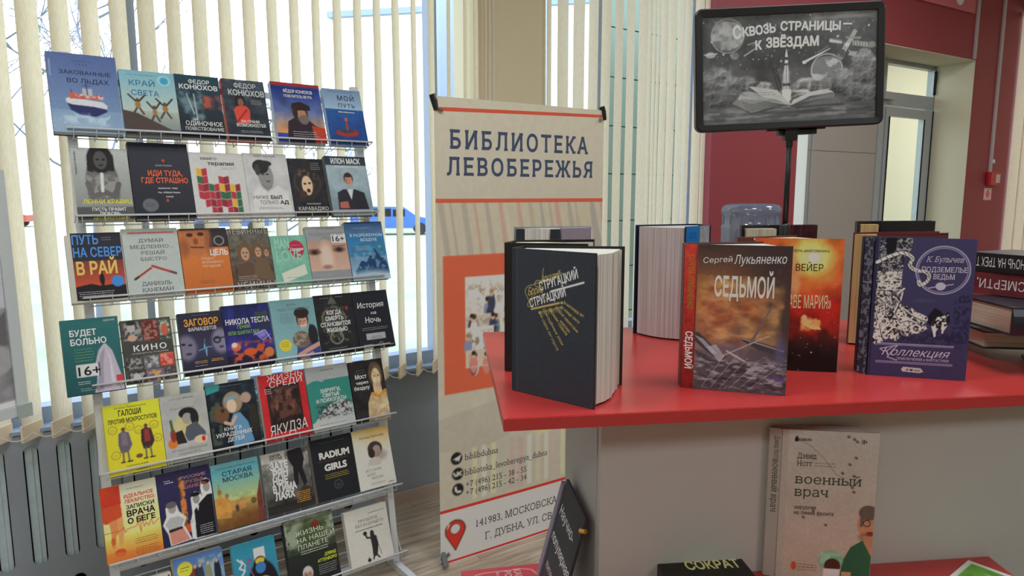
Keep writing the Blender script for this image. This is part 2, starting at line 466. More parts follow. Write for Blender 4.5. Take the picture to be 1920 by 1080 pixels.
def slat_mat():
    m = bpy.data.materials.new('cream_blind_fabric'); m.use_nodes = True; n = m.node_tree
    for x in list(n.nodes): n.nodes.remove(x)
    out = n.nodes.new('ShaderNodeOutputMaterial'); mx = n.nodes.new('ShaderNodeMixShader')
    d = n.nodes.new('ShaderNodeBsdfDiffuse'); t = n.nodes.new('ShaderNodeBsdfTranslucent')
    tc = n.nodes.new('ShaderNodeTexCoord'); mp = n.nodes.new('ShaderNodeMapping'); no = n.nodes.new('ShaderNodeTexNoise')
    mp.inputs['Scale'].default_value = (500, 500, 40); no.inputs['Scale'].default_value = 1
    n.links.new(tc.outputs['Object'], mp.inputs[0]); n.links.new(mp.outputs[0], no.inputs['Vector'])
    r = n.nodes.new('ShaderNodeValToRGB')
    a, b = col4((224, 210, 182)), col4((242, 230, 206))
    r.color_ramp.elements[0].position = .3; r.color_ramp.elements[0].color = a
    r.color_ramp.elements[1].position = .7; r.color_ramp.elements[1].color = b
    n.links.new(no.outputs['Fac'], r.inputs[0])
    n.links.new(r.outputs[0], d.inputs[0]); n.links.new(r.outputs[0], t.inputs[0])
    mx.inputs[0].default_value = .42
    n.links.new(d.outputs[0], mx.inputs[1]); n.links.new(t.outputs[0], mx.inputs[2]); n.links.new(mx.outputs[0], out.inputs[0])
    return m
M_slat = slat_mat()

def glass_mat(name, tint, refl=.06, rough=.0):
    m = bpy.data.materials.new(name); m.use_nodes = True; n = m.node_tree
    for x in list(n.nodes): n.nodes.remove(x)
    out = n.nodes.new('ShaderNodeOutputMaterial'); mx = n.nodes.new('ShaderNodeMixShader')
    t = n.nodes.new('ShaderNodeBsdfTransparent'); g = n.nodes.new('ShaderNodeBsdfGlossy')
    t.inputs[0].default_value = tint; g.inputs['Roughness'].default_value = rough
    mx.inputs[0].default_value = refl
    n.links.new(t.outputs[0], mx.inputs[1]); n.links.new(g.outputs[0], mx.inputs[2]); n.links.new(mx.outputs[0], out.inputs[0])
    return m
M_glass = glass_mat('window_glass', (.97, .985, 1, 1), .03)
M_glass_door = glass_mat('door_glass', (.93, .96, .93, 1), .06)

def wood_mat():
    m = bpy.data.materials.new('laminate_wood_grain'); m.use_nodes = True; n = m.node_tree
    b = n.nodes['Principled BSDF']; t = n.nodes.new('ShaderNodeTexCoord'); mp = n.nodes.new('ShaderNodeMapping')
    mp.inputs['Scale'].default_value = (3.5, 38, 1); no = n.nodes.new('ShaderNodeTexNoise'); no.inputs['Scale'].default_value = 1
    no.inputs['Detail'].default_value = 6; no.inputs['Distortion'].default_value = .6
    n.links.new(t.outputs['Object'], mp.inputs[0]); n.links.new(mp.outputs[0], no.inputs['Vector'])
    oi = n.nodes.new('ShaderNodeObjectInfo')
    r = n.nodes.new('ShaderNodeValToRGB')
    r.color_ramp.elements[0].position = .32; r.color_ramp.elements[0].color = col4((158, 138, 120))
    r.color_ramp.elements[1].position = .68; r.color_ramp.elements[1].color = col4((212, 196, 176))
    n.links.new(no.outputs['Fac'], r.inputs[0])
    mr = n.nodes.new('ShaderNodeMapRange'); mr.inputs[3].default_value = .86; mr.inputs[4].default_value = 1.06
    n.links.new(oi.outputs['Random'], mr.inputs[0])
    mx = n.nodes.new('ShaderNodeVectorMath'); mx.operation = 'SCALE'
    n.links.new(r.outputs[0], mx.inputs[0]); n.links.new(mr.outputs[0], mx.inputs['Scale'])
    n.links.new(mx.outputs[0], b.inputs['Base Color']); b.inputs['Roughness'].default_value = .42
    return m
M_wood = wood_mat()

# ------------------------------------------------------------------ window wall frame of reference
DW = np.array([.81485, .57967]); NW = np.array([.57967, -.81485]); OW = NW*-2.76085
def W(t, z, d=0):          # t along the wall, d outwards
    p = OW+DW*t-NW*d
    return (p[0], p[1], z)
FW = frame(W(0, 0, 0), (DW[0], DW[1], 0), (0, 0, 1))   # local x = t, local y = outwards, z up

def struct(name, mb, m, M=None, parent=None, label=None):
    o = mb.build(name, m, parent)
    if M is not None: o.matrix_world = M
    if parent is None: o['kind'] = 'structure'
    if label: o['label'] = label
    return o

DR = np.array([.8604, .5097]); DR /= np.linalg.norm(DR); NR = np.array([DR[1], -DR[0]])
PR = np.array([1.207, 4.247])
def R2(s, d): p = PR+DR*s-NR*d; return (float(p[0]), float(p[1]))
ROOM = [(-5.0, 1.2), W(-3.2, 0, .2)[:2], W(3.35, 0, .2)[:2], R2(0, .31), R2(.2, 2.0), R2(8.5, 2.0), (9.2, 5.6), (7.6, 5.6), (7.6, -4.5), (-5.0, -4.5)]
# floor: slab + planks
fl = struct('floor', MB().prism(ROOM, -.1, -.012), mat('floor_underlay', (120, 108, 96), .8), label='light grey-brown laminate floor of staggered planks')
pm = bpy.data.meshes.new('plank')
mb = MB().bevbox(-.599, .599, -.0955, .0955, -.0115, 0, .0008)
pm.from_pydata(mb.V, [], mb.F); pm.materials.append(M_wood); pm.update()
cnt = 0
for j in range(-2, 13):
    for i in range(-2, 3):
        tt = i*1.2+(j % 3)*.4; d = -.095-j*.192
        p = W(tt, 0, d)
        if p[1] < -1.0 or p[1] > 5: continue
        o = bpy.data.objects.new('plank', pm); link(o, fl)
        o.matrix_world = Matrix.Translation((p[0], p[1], 0)) @ Matrix.Rotation(math.atan2(DW[1], DW[0]), 4, 'Z')
        cnt += 1
# ceiling
struct('ceiling', MB().prism(ROOM, 3.4, 3.5), M_ceiling)

struct('wall_left', MB().box(-5.1, -5.0, -4.5, 1.2, 0, 3.4), M_wall_beige)
struct('wall_back', MB().box(-5.1, 7.7, -4.6, -4.5, 0, 3.4), M_wall_beige)
struct('wall_far_right', MB().box(7.6, 7.7, -4.5, 5.6, 0, 3.4), M_wall_beige)
# window wall: low wall, column, header
low = struct('wall_window', MB().box(-3.2, 3.396, .075, .20, 0, .645), M_grey_low, FW, label='dark slate grey wall under the windows')
struct('wall_header', MB().box(-3.2, 3.396, .05, .20, 3.0, 3.4), M_wall_beige, FW)
colm = struct('wall_column', MB().box(1.775, 2.175, .012, .22, 0, 3.4), M_wall_beige, FW, label='beige painted column between the two windows')
bz = MB().box(.98, 3.396, -.0, .014, 0, .055)
struct('baseboard_window', bz, mat('baseboard_pinkish_wood', (196, 176, 164), .6), Matrix(FW) @ Matrix.Translation((0, .058, 0)))

# radiator cover: sheet with slots and holes (curve fill -> real openings)
def cover_sheet(t0, t1, z0, z1, slots, holes, d, th):
    c = bpy.data.curves.new('cov', 'CURVE'); c.dimensions = '2D'; c.fill_mode = 'BOTH'; c.extrude = th/2
    def spl(pts):
        s = c.splines.new('POLY'); s.points.add(len(pts)-1); s.use_cyclic_u = True
        for i, p in enumerate(pts): s.points[i].co = (p[0], p[1], 0, 1)
    spl([(t0, z0), (t1, z0), (t1, z1), (t0, z1)])
    for (x, za, zb, w) in slots:
        r = w/2; pts = []
        for k in range(9): a = math.pi*k/8; pts.append((x+r*math.cos(a), zb-r+r*math.sin(a)))
        for k in range(9): a = math.pi+math.pi*k/8; pts.append((x+r*math.cos(a), za+r+r*math.sin(a)))
        spl(pts)
    for (x, z, r) in holes:
        spl([(x+r*math.cos(2*math.pi*k/20), z+r*math.sin(2*math.pi*k/20)) for k in range(20)])
    o = bpy.data.objects.new('cov', c); COL.objects.link(o)
    me = bpy.data.meshes.new_from_object(o.evaluated_get(bpy.context.evaluated_depsgraph_get()))
    bpy.data.objects.remove(o)
    return me
slots = [(-.034+.0945*k, .168, .600, .044) for k in range(-8, 13)]
holes = [(.277+.203*k, .080, .021) for k in range(-5, 6) if .277+.203*k < 1.2]
me = cover_sheet(-1.3, 1.22, .015, .640, slots, holes, 0, .004)
me.materials.clear(); me.materials.append(M_grey_low)
rc = empty('radiator_cover', 'slate grey perforated radiator cover with tall rounded slots below the blinds', 'radiator cover', Matrix(FW) @ Matrix.Translation((0, .030, 0)))
sh = link(bpy.data.objects.new('slotted_sheet', me), rc); sh.matrix_local = Matrix.Rotation(math.pi/2, 4, 'X')
mb = MB()
mb.box(-1.3, 1.22, .004, .04, .640, .644)
mb.box(1.216, 1.22, .0025, .045, .015, .640); mb.build('casing', M_grey_low, rc)
finm = MB().box(-.018, .018, .014, .034, .15, .62).box(-.003, .003, .009, .0138, .15, .62)
fin_me = bpy.data.meshes.new('radiator_fin'); fin_me.from_pydata(finm.V, [], finm.F); fin_me.materials.append(M_rad)
for k in range(-8, 13):
    o = bpy.data.objects.new('radiator_fin', fin_me); link(o, rc); o.location = (-.034+.0945*k, 0, 0)
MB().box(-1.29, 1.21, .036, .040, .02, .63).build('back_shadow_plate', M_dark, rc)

# windows
def window(idx, t0, t1, mull, z0=.645, z1=3.0, zt=()):
    root = tag(MB().box(t0, t1, .085, .155, z0, z0+.07).box(t0, t1, .085, .155, z1-.06, z1).box(t0, t0+.05, .085, .155, z0+.07, z1-.06).box(t1-.05, t1, .085, .155, z0+.07, z1-.06).build('window_%d' % idx, M_frame), 'tall window with blue-grey frame behind the blinds', None, None, 'structure')
    root.matrix_world = FW
    xs = [t0]+list(mull)+[t1]
    for m in mull: MB().box(m-.019, m+.019, .085, .15, z0+.0705, z1-.0605).build('mullion', M_frame, root)
    for a, b in zip(xs[:-1], xs[1:]):
        MB().box(a+.05, b-.05, .115, .119, z0+.071, z1-.061).build('window_pane', M_glass, root)
    MB().box(t0, t1, .02, .0845, z0+.0005, z0+.013).build('window_sill', M_frame, root)
window(1, -3.1, 1.93, (-1.6, -.62, .366, 1.585))
window(2, 2.06, 3.39, (2.61,))

# vertical blinds
def slat_mesh(width, z0, z1, bow=.006, wave=0, seed=0):
    rs = random.Random(seed); V = []; F = []; n = 5; rows = 9
    for j in range(rows):
        z = z0+(z1-z0)*j/(rows-1)
        dx = wave*math.sin(j*1.1+seed)
        for i in range(n):
            x = (i/(n-1)-.5)*width; V.append((x, bow*(1-(2*x/width)**2)+dx, z))
    for j in range(rows-1):
        for i in range(n-1): F.append((j*n+i, j*n+i+1, (j+1)*n+i+1, (j+1)*n+i))
    return V, F
M_pocket = mat('blind_weight_pocket', (246, 226, 196), .8)
M_bead = mat('white_bead_chain', (235, 235, 232), .5)
def blind(label, group, slats, chain=True):
    ts = [s[0] for s in slats]
    root = empty('vertical_blind', label, 'blind', Matrix(FW) @ Matrix.Translation((0, 0, 0)), group)
    MB().box(min(ts)-.06, max(ts)+.06, -.022, .022, 2.90, 2.93).build('head_rail', M_white_metal, root)
    for k, (t, w, phi) in enumerate(slats):
        V, F = slat_mesh(w, .665, 2.90, .005, .0015, k)
        sl = mesh_obj('slat', V, F, M_slat, root, True)
        sl.matrix_local = Matrix.Translation((t, 0, 0)) @ Matrix.Rotation(math.radians(phi), 4, 'Z')
        pk = MB().box(-w/2-.001, w/2+.001, -.0015, .0065, .632, .688).build('weight_pocket', M_pocket, sl)
    if chain:
        for (a, b) in zip(slats[:-1], slats[1:]):
            if b[0]-a[0] > .16: continue
            pts = []
            for i in range(9):
                f = i/8; pts.append((a[0]+(b[0]-a[0])*f, -.034, .664-.022*4*f*(1-f)))
            MB().tube(pts, .0016, 5).build('bead_chain', M_bead, root)
    return root
# local y points outwards; slats turned ~47 deg
left = [(-1.40+.0862*k, .089, 47) for k in range(0, 37)]
left = [(t+.0, w, p+random.Random(int(t*1000)).uniform(-3, 3)) for t, w, p in left]
left.append((1.768, .052, 14))
blind('cream vertical blind with open slats in the big window behind the book rack', None, left)
right = [(2.173,2.203),(2.241,2.313),(2.345,2.420),(2.449,2.511),(2.534,2.602),(2.629,2.691),(2.715,2.779),(2.811,2.877),(2.881,2.910),(2.915,2.945),(2.946,2.976),(2.980,3.034),(3.039,3.105),(3.114,3.176),(3.181,3.231),(3.264,3.340),(3.345,3.390)]
rs_ = []
for a, b in right:
    w = (b-a); rs_.append(((a+b)/2, w*1.02, random.Random(int(a*999)).uniform(-7, 7)))
blind('cream vertical blind with nearly closed slats in the window right of the column', None, rs_, False)
# gathered control cords by the column
cc = empty('blind_control_cord', 'three thin gathered control cords hanging in front of the beige column', 'cord', Matrix(FW))
for k in range(3):
    MB().tube([(1.80+.022*k, -.012, 2.9), (1.805+.022*k+.004, -.012, 2.2), (1.80+.025*k, -.014, 1.5), (1.81+.02*k, -.012, .9)], .0018, 5).build('cord', M_bead, cc)

# ------------------------------------------------------------------ red wall and door
DR = np.array([.8604, .5097]); DR /= np.linalg.norm(DR); NR = np.array([DR[1], -DR[0]])
PR = np.array([1.207, 4.247])
FR = frame((PR[0], PR[1], 0), (DR[0], DR[1], 0), (0, 0, 1))
struct('wall_red_left', MB().box(0, .80, 0, .30, 0, 3.4), M_wall_red, FR, label='dark red wall left of the door opening')
struct('wall_red_header', MB().box(.80, 2.955, 0, .30, 2.527, 3.4), M_wall_red, FR, label='dark red wall above the door opening')
struct('wall_red_right', MB().box(2.955, 3.67, 0, .30, 0, 3.4), M_wall_red, FR, label='dark red wall right of the door, with conduit and call point')
struct('trim_1', MB().box(2.949, 2.9545, .004, .302, 0, 2.52).box(.802, 2.9545, .004, .302, 2.5205, 2.5265), M_reveal, FR)
# door unit plane at .31 deep
D0 = .31
struct('wall_vestibule_back', MB().box(3.2, 8.5, 1.9, 2.0, 0, 3.4), mat('vestibule_cream', (224, 216, 190), .8), FR)
struct('wall_side_panel', MB().box(.70, 1.18, D0, D0+.04, 0, 3.4), M_wall_red, FR)
M_bright = mat('white_sidelight_frosted', (250, 250, 240), .6)
def frosted():
    m = bpy.data.materials.new('frosted_glass'); m.use_nodes = True; n = m.node_tree
    for x in list(n.nodes): n.nodes.remove(x)
    out = n.nodes.new('ShaderNodeOutputMaterial'); t = n.nodes.new('ShaderNodeBsdfTranslucent'); t.inputs[0].default_value = (.98, .98, .95, 1)
    d = n.nodes.new('ShaderNodeBsdfDiffuse'); d.inputs[0].default_value = (.9, .9, .86, 1); mx = n.nodes.new('ShaderNodeMixShader'); mx.inputs[0].default_value = .6
    n.links.new(d.outputs[0], mx.inputs[1]); n.links.new(t.outputs[0], mx.inputs[2]); n.links.new(mx.outputs[0], out.inputs[0]); return m
tag(MB().box(1.181, 1.34, D0+.01, D0+.02, 0, 2.6).build('window_3', frosted()), 'narrow bright frosted sidelight between red wall and grey panel', None, None, 'structure').matrix_world = FR
gp = MB().box(1.3405, 2.173, D0, D0+.05, 0, 1.775).box(1.3405, 2.173, D0, D0+.05, 1.780, 2.6).box(1.3405, 2.173, D0+.006, D0+.045, 1.775, 1.780)
M_panel = mat('taupe_door_panel', (176, 168, 160), .6)
dg = gp.build('door_1', M_panel); dg['kind'] = 'structure'; dg['label'] = 'taupe grey door panel in the opening left of the glazed door'; dg.matrix_world = FR
MB().box(1.36, 1.372, D0-.012, D0-.0005, 0, 2.6).build('edge_strip', M_alu, dg)
d2 = MB().box(2.175, 2.245, D0-.01, D0+.06, 0, 2.527).box(2.94, 3.015, D0-.005, D0+.06, 0, 2.6).box(2.2455, 2.939, D0, D0+.06, 2.49, 2.6).box(2.2455, 2.939, D0-.002, D0+.06, 2.165, 2.27).build('door_2', M_alu)
d2['kind'] = 'structure'; d2['label'] = 'glazed aluminium door with transom pane in the red wall'; d2.matrix_world = FR
lf = MB().box(2.26, 2.31, D0-.015, D0+.03, .02, 2.15).box(2.80, 2.925, D0-.015, D0+.03, .02, 2.15).box(2.3105, 2.7995, D0-.015, D0+.03, 2.08, 2.15).box(2.3105, 2.7995, D0-.015, D0+.03, .02, .25).build('door_leaf', M_alu, d2)
MB().box(2.311, 2.799, D0+.005, D0+.011, .2505, 2.0795).build('door_pane', M_glass_door, lf)
MB().box(2.2995, 2.3075, D0-.0225, D0-.0155, .26, 2.075).box(2.803, 2.810, D0-.0225, D0-.0155, .26, 2.075).build('rubber_gasket', M_dark, lf)
MB().box(2.26, 2.93, D0+.01, D0+.016, 2.272, 2.4885).build('transom_pane', M_glass_door, d2)
MB().box(2.925, 2.937, D0-.0225, D0-.0055, 2.285, 2.48).box(2.9255, 2.937, D0-.019, D0-.003, .02, 2.15).build('frame_gasket', M_dark, d2)
MB().box(2.16, 2.30, D0-.06, D0-.016, 2.20, 2.255).build('door_closer', M_alu, d2)
MB().tube([(2.79+.055, D0-.05, 1.0), (2.845, D0-.05, 1.12)], .009, 8).box(2.838, 2.852, D0-.05, D0-.0155, 1.03, 1.045).build('door_handle', M_chrome, lf)

# conduits, call point, sticker, sign board
cv = empty('cable_conduit', 'short light grey cable channel at the corner beside the header', 'conduit', Matrix(FR))
MB().box(2.895, 2.925, -.014, -.0005, 2.53, 3.4).build('channel', mat('conduit_grey', (190, 180, 184), .5), cv)
cv = empty('cable_conduit', 'long grey cable channel running down to the red call point', 'conduit', Matrix(FR))
MB().box(3.30, 3.335, -.014, -.0005, 1.64, 3.4).build('channel', MATS['conduit_grey'], cv)
MB().tube([(3.345, -.02, 1.73), (3.345, -.002, 1.73)], .018, 10).build('cable_clip', M_white_metal, cv)
fa = empty('fire_call_point', 'small red fire alarm call point on the dark red wall', 'alarm', Matrix(FR) @ Matrix.Translation((3.345, 0, 1.585)))
MB().box(-.085, .085, -.045, -.0005, -.055, .055, .012).build('housing', mat('alarm_red', (190, 30, 40), .4), fa)
MB().box(-.005, .065, -.049, -.0455, -.035, .035).build('press_plate', mat('alarm_plate', (215, 180, 180), .4), fa)
st = empty('safety_sticker', 'small white and red square fire sticker below the call point', 'sticker', frame((PR[0]+DR[0]*3.262-NR[0]*-.003, PR[1]+DR[1]*3.262-NR[1]*-.003, 1.405), (DR[0], DR[1], 0), (0, 0, 1)))
a = Art(.12, .10, (235, 225, 215), 40, 1.3); a.r(.06, .06, .94, .94, (200, 60, 60)); a.r(.12, .12, .88, .88, (228, 200, 196)); a.ring(.5, .5, .2, .06, (190, 40, 50)); a.e(.5, .5, .1, .12, (190, 40, 50))
MB().box(0, .12, 0, .002, 0, .10).build('backing', M_white_metal, st); a.emit(st, PRINT)
sg = empty('wall_sign', 'pinkish sign board with a white round mark, high on the red header', 'sign', Matrix(FR))
MB().box(1.95, 2.84, -.02, -.001, 2.868, 3.35).build('board', mat('sign_pink', (206, 110, 118), .5), sg)
MB().tube([(2.60, -.0225, 2.955), (2.60, -.0203, 2.955)], .055, 24).build('round_mark', M_white_metal, sg)
MB().tube([(2.60, -.0245, 2.965), (2.60, -.0227, 2.965)], .022, 16).build('centre_mark', mat('mark_grey', (120, 140, 170), .5), sg)

# wall right of the red wall with its own pale blind
struct('wall_right', MB().box(3.67, 3.80, -2.2, .30, 0, .6).box(3.67, 3.80, -2.2, -.6, .6, 3.4).box(3.67, 3.80, -.6, .3, 3.0, 3.4), M_wall_beige, FR, label='pale wall right of the red wall')
wn = tag(MB().box(3.70, 3.76, -.6, -.55, .6, 3.0).box(3.70, 3.76, .05, .1, .6, 3.0).build('window_4', M_white_metal), 'window at the right edge beside the red wall', None, None, 'structure'); wn.matrix_world = FR
MB().box(3.73, 3.734, -.549, .049, .6, 3.0).build('window_pane', M_glass, wn)
b4 = empty('vertical_blind', 'pale cream vertical blind at the right edge beyond the red wall', 'blind', Matrix(FR))
for k in range(10):
    V, F = slat_mesh(.088, .62, 2.95, .004, 0, k)
    sl = mesh_obj('slat', V, F, M_slat, b4, True); sl.matrix_local = Matrix.Translation((3.64, -.05-.078*k, 0)) @ Matrix.Rotation(math.radians(98), 4, 'Z')
MB().box(3.63, 3.655, -.85, .0, 2.95, 2.98).build('head_rail', M_white_metal, b4)

# ------------------------------------------------------------------ outside
struct('ground', MB().box(-60, 60, .4, 90, -.7, -.6), mat('ground_dry_grass', (196, 200, 170), .9, var=.25, scale=.7), FW)
def blockhouse(label, P, ang, w, d, h, c, nx, nz, group=None):
    M = Matrix.Translation((P[0], P[1], -.6)) @ Matrix.Rotation(math.radians(ang), 4, 'Z')
    b = empty('apartment_building', label, 'building', M, group)
    MB().box(0, w, 0, d, 0, h).build('wall', mat('render_'+str(c), c, .9), b)
    MB().box(-.3, w+.3, -.3, d+.3, h+.01, h+.35).build('roof', mat('roof_blue_grey', (150, 170, 205), .8), b)
    wm = mat('far_window', (205, 222, 232), .4); wf = mat('far_frame', (225, 225, 225), .6)
    for i in range(nx):
        for k in range(nz):
            x = (i+.5)*w/nx; z = 1.6+k*2.8
            f = MB().box(x-.75, x+.75, -.06, -.005, z, z+1.5).build('window', wf, b)
            MB().box(x-.62, x-.04, -.09, -.061, z+.12, z+1.38).box(x+.04, x+.62, -.09, -.061, z+.12, z+1.38).build('pane', wm, f)
blockhouse('pale distant apartment block with blue-grey roof seen between slats', (-11.2, 45), -12, 16, 9, 13.0, (238, 228, 222), 6, 4)
# blue-white sheet added to imitate a window reflection, and green tiled facade outside the further windows
an = empty('pane_reflection_sheet', 'pale blue neighbouring facade seen through the slats left of the column', 'facade', Matrix(FW))
MB().box(3.42, 4.85, 3.4, 3.5, -.6, 6).build('reflection_sheet', mat('reflection_pale_blue', (186, 204, 226), .8), an)
gw = empty('green_tiled_facade', 'pale green tiled facade with joints outside the right window', 'facade', Matrix(FW))
MB().box(5.55, 8.2, 3.25, 3.3, -.6, 5).build('backing', mat('tile_joint', (60, 80, 72), .8), gw)
gt = mat('pale_green_tile', (128, 150, 136), .4)
for i in range(7):
    for k in range(10):
        MB().box(5.57+.37*i, 5.57+.37*i+.36, 3.225, 3.2495, -.5+.55*k, -.5+.55*k+.535).build('tile', gt, gw)

M_branch = mat('bare_bark', (120, 126, 138), .9)
def tree(label, P, h, seed, group='bare trees outside the window'):
    rs = random.Random(seed); mbt = MB(); mbb = MB()
    mbt.tube([(0, 0, 0), (.05, .02, h*.3), (.0, .1, h*.6), (.1, .05, h)], [.14, .11, .07, .02], 7)
    def br(p, d, l, r, lev):
        q = p; pts = [p]
        for k in range(3):
            d = d+np.array([rs.uniform(-.25, .25), rs.uniform(-.25, .25), rs.uniform(-.05, .22)]); d /= np.linalg.norm(d)
            q = q+d*l/3; pts.append(q)
            if lev < 3 and (k > 0 or lev > 0):
                for _ in range(2):
                    e = d+np.array([rs.uniform(-.9, .9), rs.uniform(-.9, .9), rs.uniform(-.3, .5)]); e /= np.linalg.norm(e)
                    br(q, e, l*.55, r*.5, lev+1)
        mbb.tube(pts, [r, r*.8, r*.6, r*.3], 4)
    for k in range(12):
        z = h*(.28+.68*k/12); a = rs.uniform(0, 6.28)
        br(np.array([.03, .05, z]), np.array([math.cos(a), math.sin(a), .45]), h*(.36-.018*k), .022, 0)
    t = empty('bare_tree', label, 'tree', Matrix.Translation((P[0], P[1], -.6)), group)
    mbt.build('trunk', M_branch, t); o = mbb.build('branches', M_branch, t); o['kind'] = 'stuff'
lbs = ['bare tree outside at the far left, nearest the glass', 'bare tree outside left, behind the first one', 'thin bare tree outside, behind the top left books', 'large bare tree far outside on the left', 'small bare tree outside near the right end of the big window']
for k, (P, h) in enumerate([((-8.6, 7.2), 6.5), ((-9.6, 12.5), 8.0), ((-6.9, 11.5), 6.5), ((-13.5, 14.0), 8.5), ((-5.2, 15.5), 4.2)]):
    tree(lbs[k], P, h, 11+k)
def car(label, P, ang, c):
    r = empty('parked_car', label, 'car', Matrix.Translation((P[0], P[1], -.6)) @ Matrix.Rotation(math.radians(ang), 4, 'Z'))
    prof = [(-2.1, .35), (2.1, .35), (2.15, .75), (1.2, .95), (.55, 1.42), (-1.0, 1.45), (-1.75, .98), (-2.15, .9)]
    V = [(x, -.85, z) for x, z in prof]+[(x, .85, z) for x, z in prof]; n = len(prof)
    F = [tuple(range(n)), tuple(range(2*n-1, n-1, -1))]+[(i, n+i, n+(i+1) % n, (i+1) % n) for i in range(n)]
    mesh_obj('body', V, F, mat('car_paint_'+str(c), c, .3), r)
    MB().box(-.95, -.1, -.865, -.851, .95, 1.35).box(.0, .6, -.865, -.851, .95, 1.3).build('side_window', M_dark, r)
    for x in (-1.35, 1.35):
        for y in (-.8, .8):
            MB().tube([(x, y-.1, .32), (x, y+.1, .32)], .32, 16).build('wheel', M_black, r)
car('small blue parked car outside between the slats', (-6.2, 36), 10, (60, 110, 200))
car('red parked car outside further left', (-33, 44), 15, (190, 70, 60))
car('dark blue parked car outside, near the bare trees', (-15.5, 38), 12, (80, 100, 150))
# ------------------------------------------------------------------ wire book rack
D1 = np.array([.79736, .6035]); N1 = np.array([.6035, -.79736])
ZR = {1: 1.645, 2: 1.385, 3: 1.142, 4: .882, 5: .616, 6: .343, 7: .085}
def noff(z): return -2.46+(1.645-z)*.138
def RP(t, z, back=0):      # point of the rack plane
    p = D1*t+N1*(noff(z)-back); return (p[0], p[1], z)
AL = math.radians(19)
UPB = np.array([-N1[0]*math.sin(AL), -N1[1]*math.sin(AL), math.cos(AL)])
rack = empty('book_rack', 'white wire book display rack with seven tilted shelves of face-out books', 'rack', frame(RP(0, 0), (D1[0], D1[1], 0), (0, 0, 1)))
RI = rack.matrix_world.inverted()
lean = .138
def rl(t, back, z):        # rack local coords (x=t, y=backwards, z) with frame lean
    return (t, back+lean*z, z)
for t in (.222, 1.163):
    mb = MB(); V = []
    for z in (0.0, 1.88 if t < 1 else 1.86):
        x, y, z = rl(t, .062, z); V += [(x-.0125, y-.014, z), (x+.0125, y-.014, z), (x+.0125, y+.014, z), (x-.0125, y+.014, z)]
    mb.add(V, [(0,3,2,1),(4,5,6,7),(0,1,5,4),(1,2,6,5),(2,3,7,6),(3,0,4,7)]).build('post', M_white_metal, rack)
    MB().box(t-.013, t+.013, -.16, .046, .001, .027).box(t-.013, t+.013, .078, .34, .001, .027).build('foot', M_white_metal, rack)
x0, x1 = .235, 1.150
for z in (.05, .30, 1.80):
    yb = .062+lean*z
    MB().box(x0, x1, yb-.008, yb+.008, z-.010, z+.010).build('cross_bar', M_white_metal, rack)
ca, sa = math.cos(AL), math.sin(AL)
def wire_mesh(name, pts, r=.0019, k=5):
    mb = MB().tube(pts, r, k); me = bpy.data.meshes.new(name); me.from_pydata(mb.V, [], mb.F); me.materials.append(M_white_metal); me.shade_smooth(); return me
LIPW = wire_mesh('lip', [(.205, 0, 0), (1.190, 0, 0)], .0034, 8)
HORW = wire_mesh('hor', [(.222, 0, 0), (1.165, 0, 0)], .0021)
# profile of a cross wire in (y back, z up) relative to the row line: lip, floor, tilted back
prof = [(-.008, .003), (-.006, -.018), (.048, -.034), (.048+sa*.20, -.034+.195)]
CRW = wire_mesh('crosswire', [(0, a, b) for a, b in prof], .0017)
for r in ZR:
    z = ZR[r]; yb = lean*z*1.0
    base = (0, yb*0+(noff(0)-noff(z))*0+lean*z, z)
    bk = empty('shelf_basket'); bk.parent = rack; bk.location = base
    o = link(bpy.data.objects.new('lip_wire', LIPW), bk); o.location = (0, -.008, .003)
    o = link(bpy.data.objects.new('floor_wire', HORW), bk); o.location = (0, .020, -.0275)
    for k in range(5):
        f = .02+.043*k; o = link(bpy.data.objects.new('back_wire', HORW), bk); o.location = (0, .052+sa*f+.004, -.034+f)
    for k in range(17):
        o = link(bpy.data.objects.new('cross_wire', CRW), bk); o.location = (.222+.0589*k, 0, 0)
    mb = MB().tube([(.207, -.008, .003), (.207, .05, -.02), (.215, .05+sa*.15, .13)], .0022, 6).tube([(1.188, -.008, .003), (1.188, .05, -.02), (1.172, .05+sa*.15, .13)], .0022, 6)
    mb.build('side_loop', M_white_metal, bk)

PM = {}
def plain(c, rough=.5):
    k = ('board',)+tuple(int(x) for x in c)+(rough,)
    if k not in PM: PM[k] = mat('board_%d_%d_%d' % tuple(int(x) for x in c), [min(255, x*1.2) for x in c], rough)
    return PM[k]

def lean_book(r, t0, t1, h, label, art, th=.024, spine=None, hard=True, h0=None, group='books displayed face out on the wire rack', cat='book', dz=0):
    z = ZR[r]; w = t1-t0
    if h0 is None: h0 = -.012
    P = np.array(RP(t0, z)); P = P+UPB*h0
    b = empty('book', label, cat, frame(P, (D1[0], D1[1], 0), UPB), group)
    H = h-h0
    sp = spine or tuple(art.im[:, 0].mean(0))
    m = plain(sp)
    c = MB()
    if hard:
        c.box(0, w, 0, .0024, 0, H).box(0, w, th-.0024, th, 0, H).box(0, .0022, .0024, th-.0024, 0, H)
    else:
        c.box(0, w, 0, .0006, 0, H).box(0, w, th-.0006, th, 0, H).box(0, .0006, .0006, th-.0006, 0, H)
    cv = c.build('cover', m, b)
    i = .003 if hard else .0004
    MB().box(.0023, w-i, .00245 if hard else .0007, th-.00245 if hard else th-.0007, i, H-i).build('page_block', PAGES, b)
    art.emit(cv, PRINT)
    return b

WH = (235, 235, 232); G1 = 1.42
def A(r, t0, t1, h, bg, res=78, h0=-.012, gain=None): return Art(t1-t0, h-h0, bg, res, gain or G1)

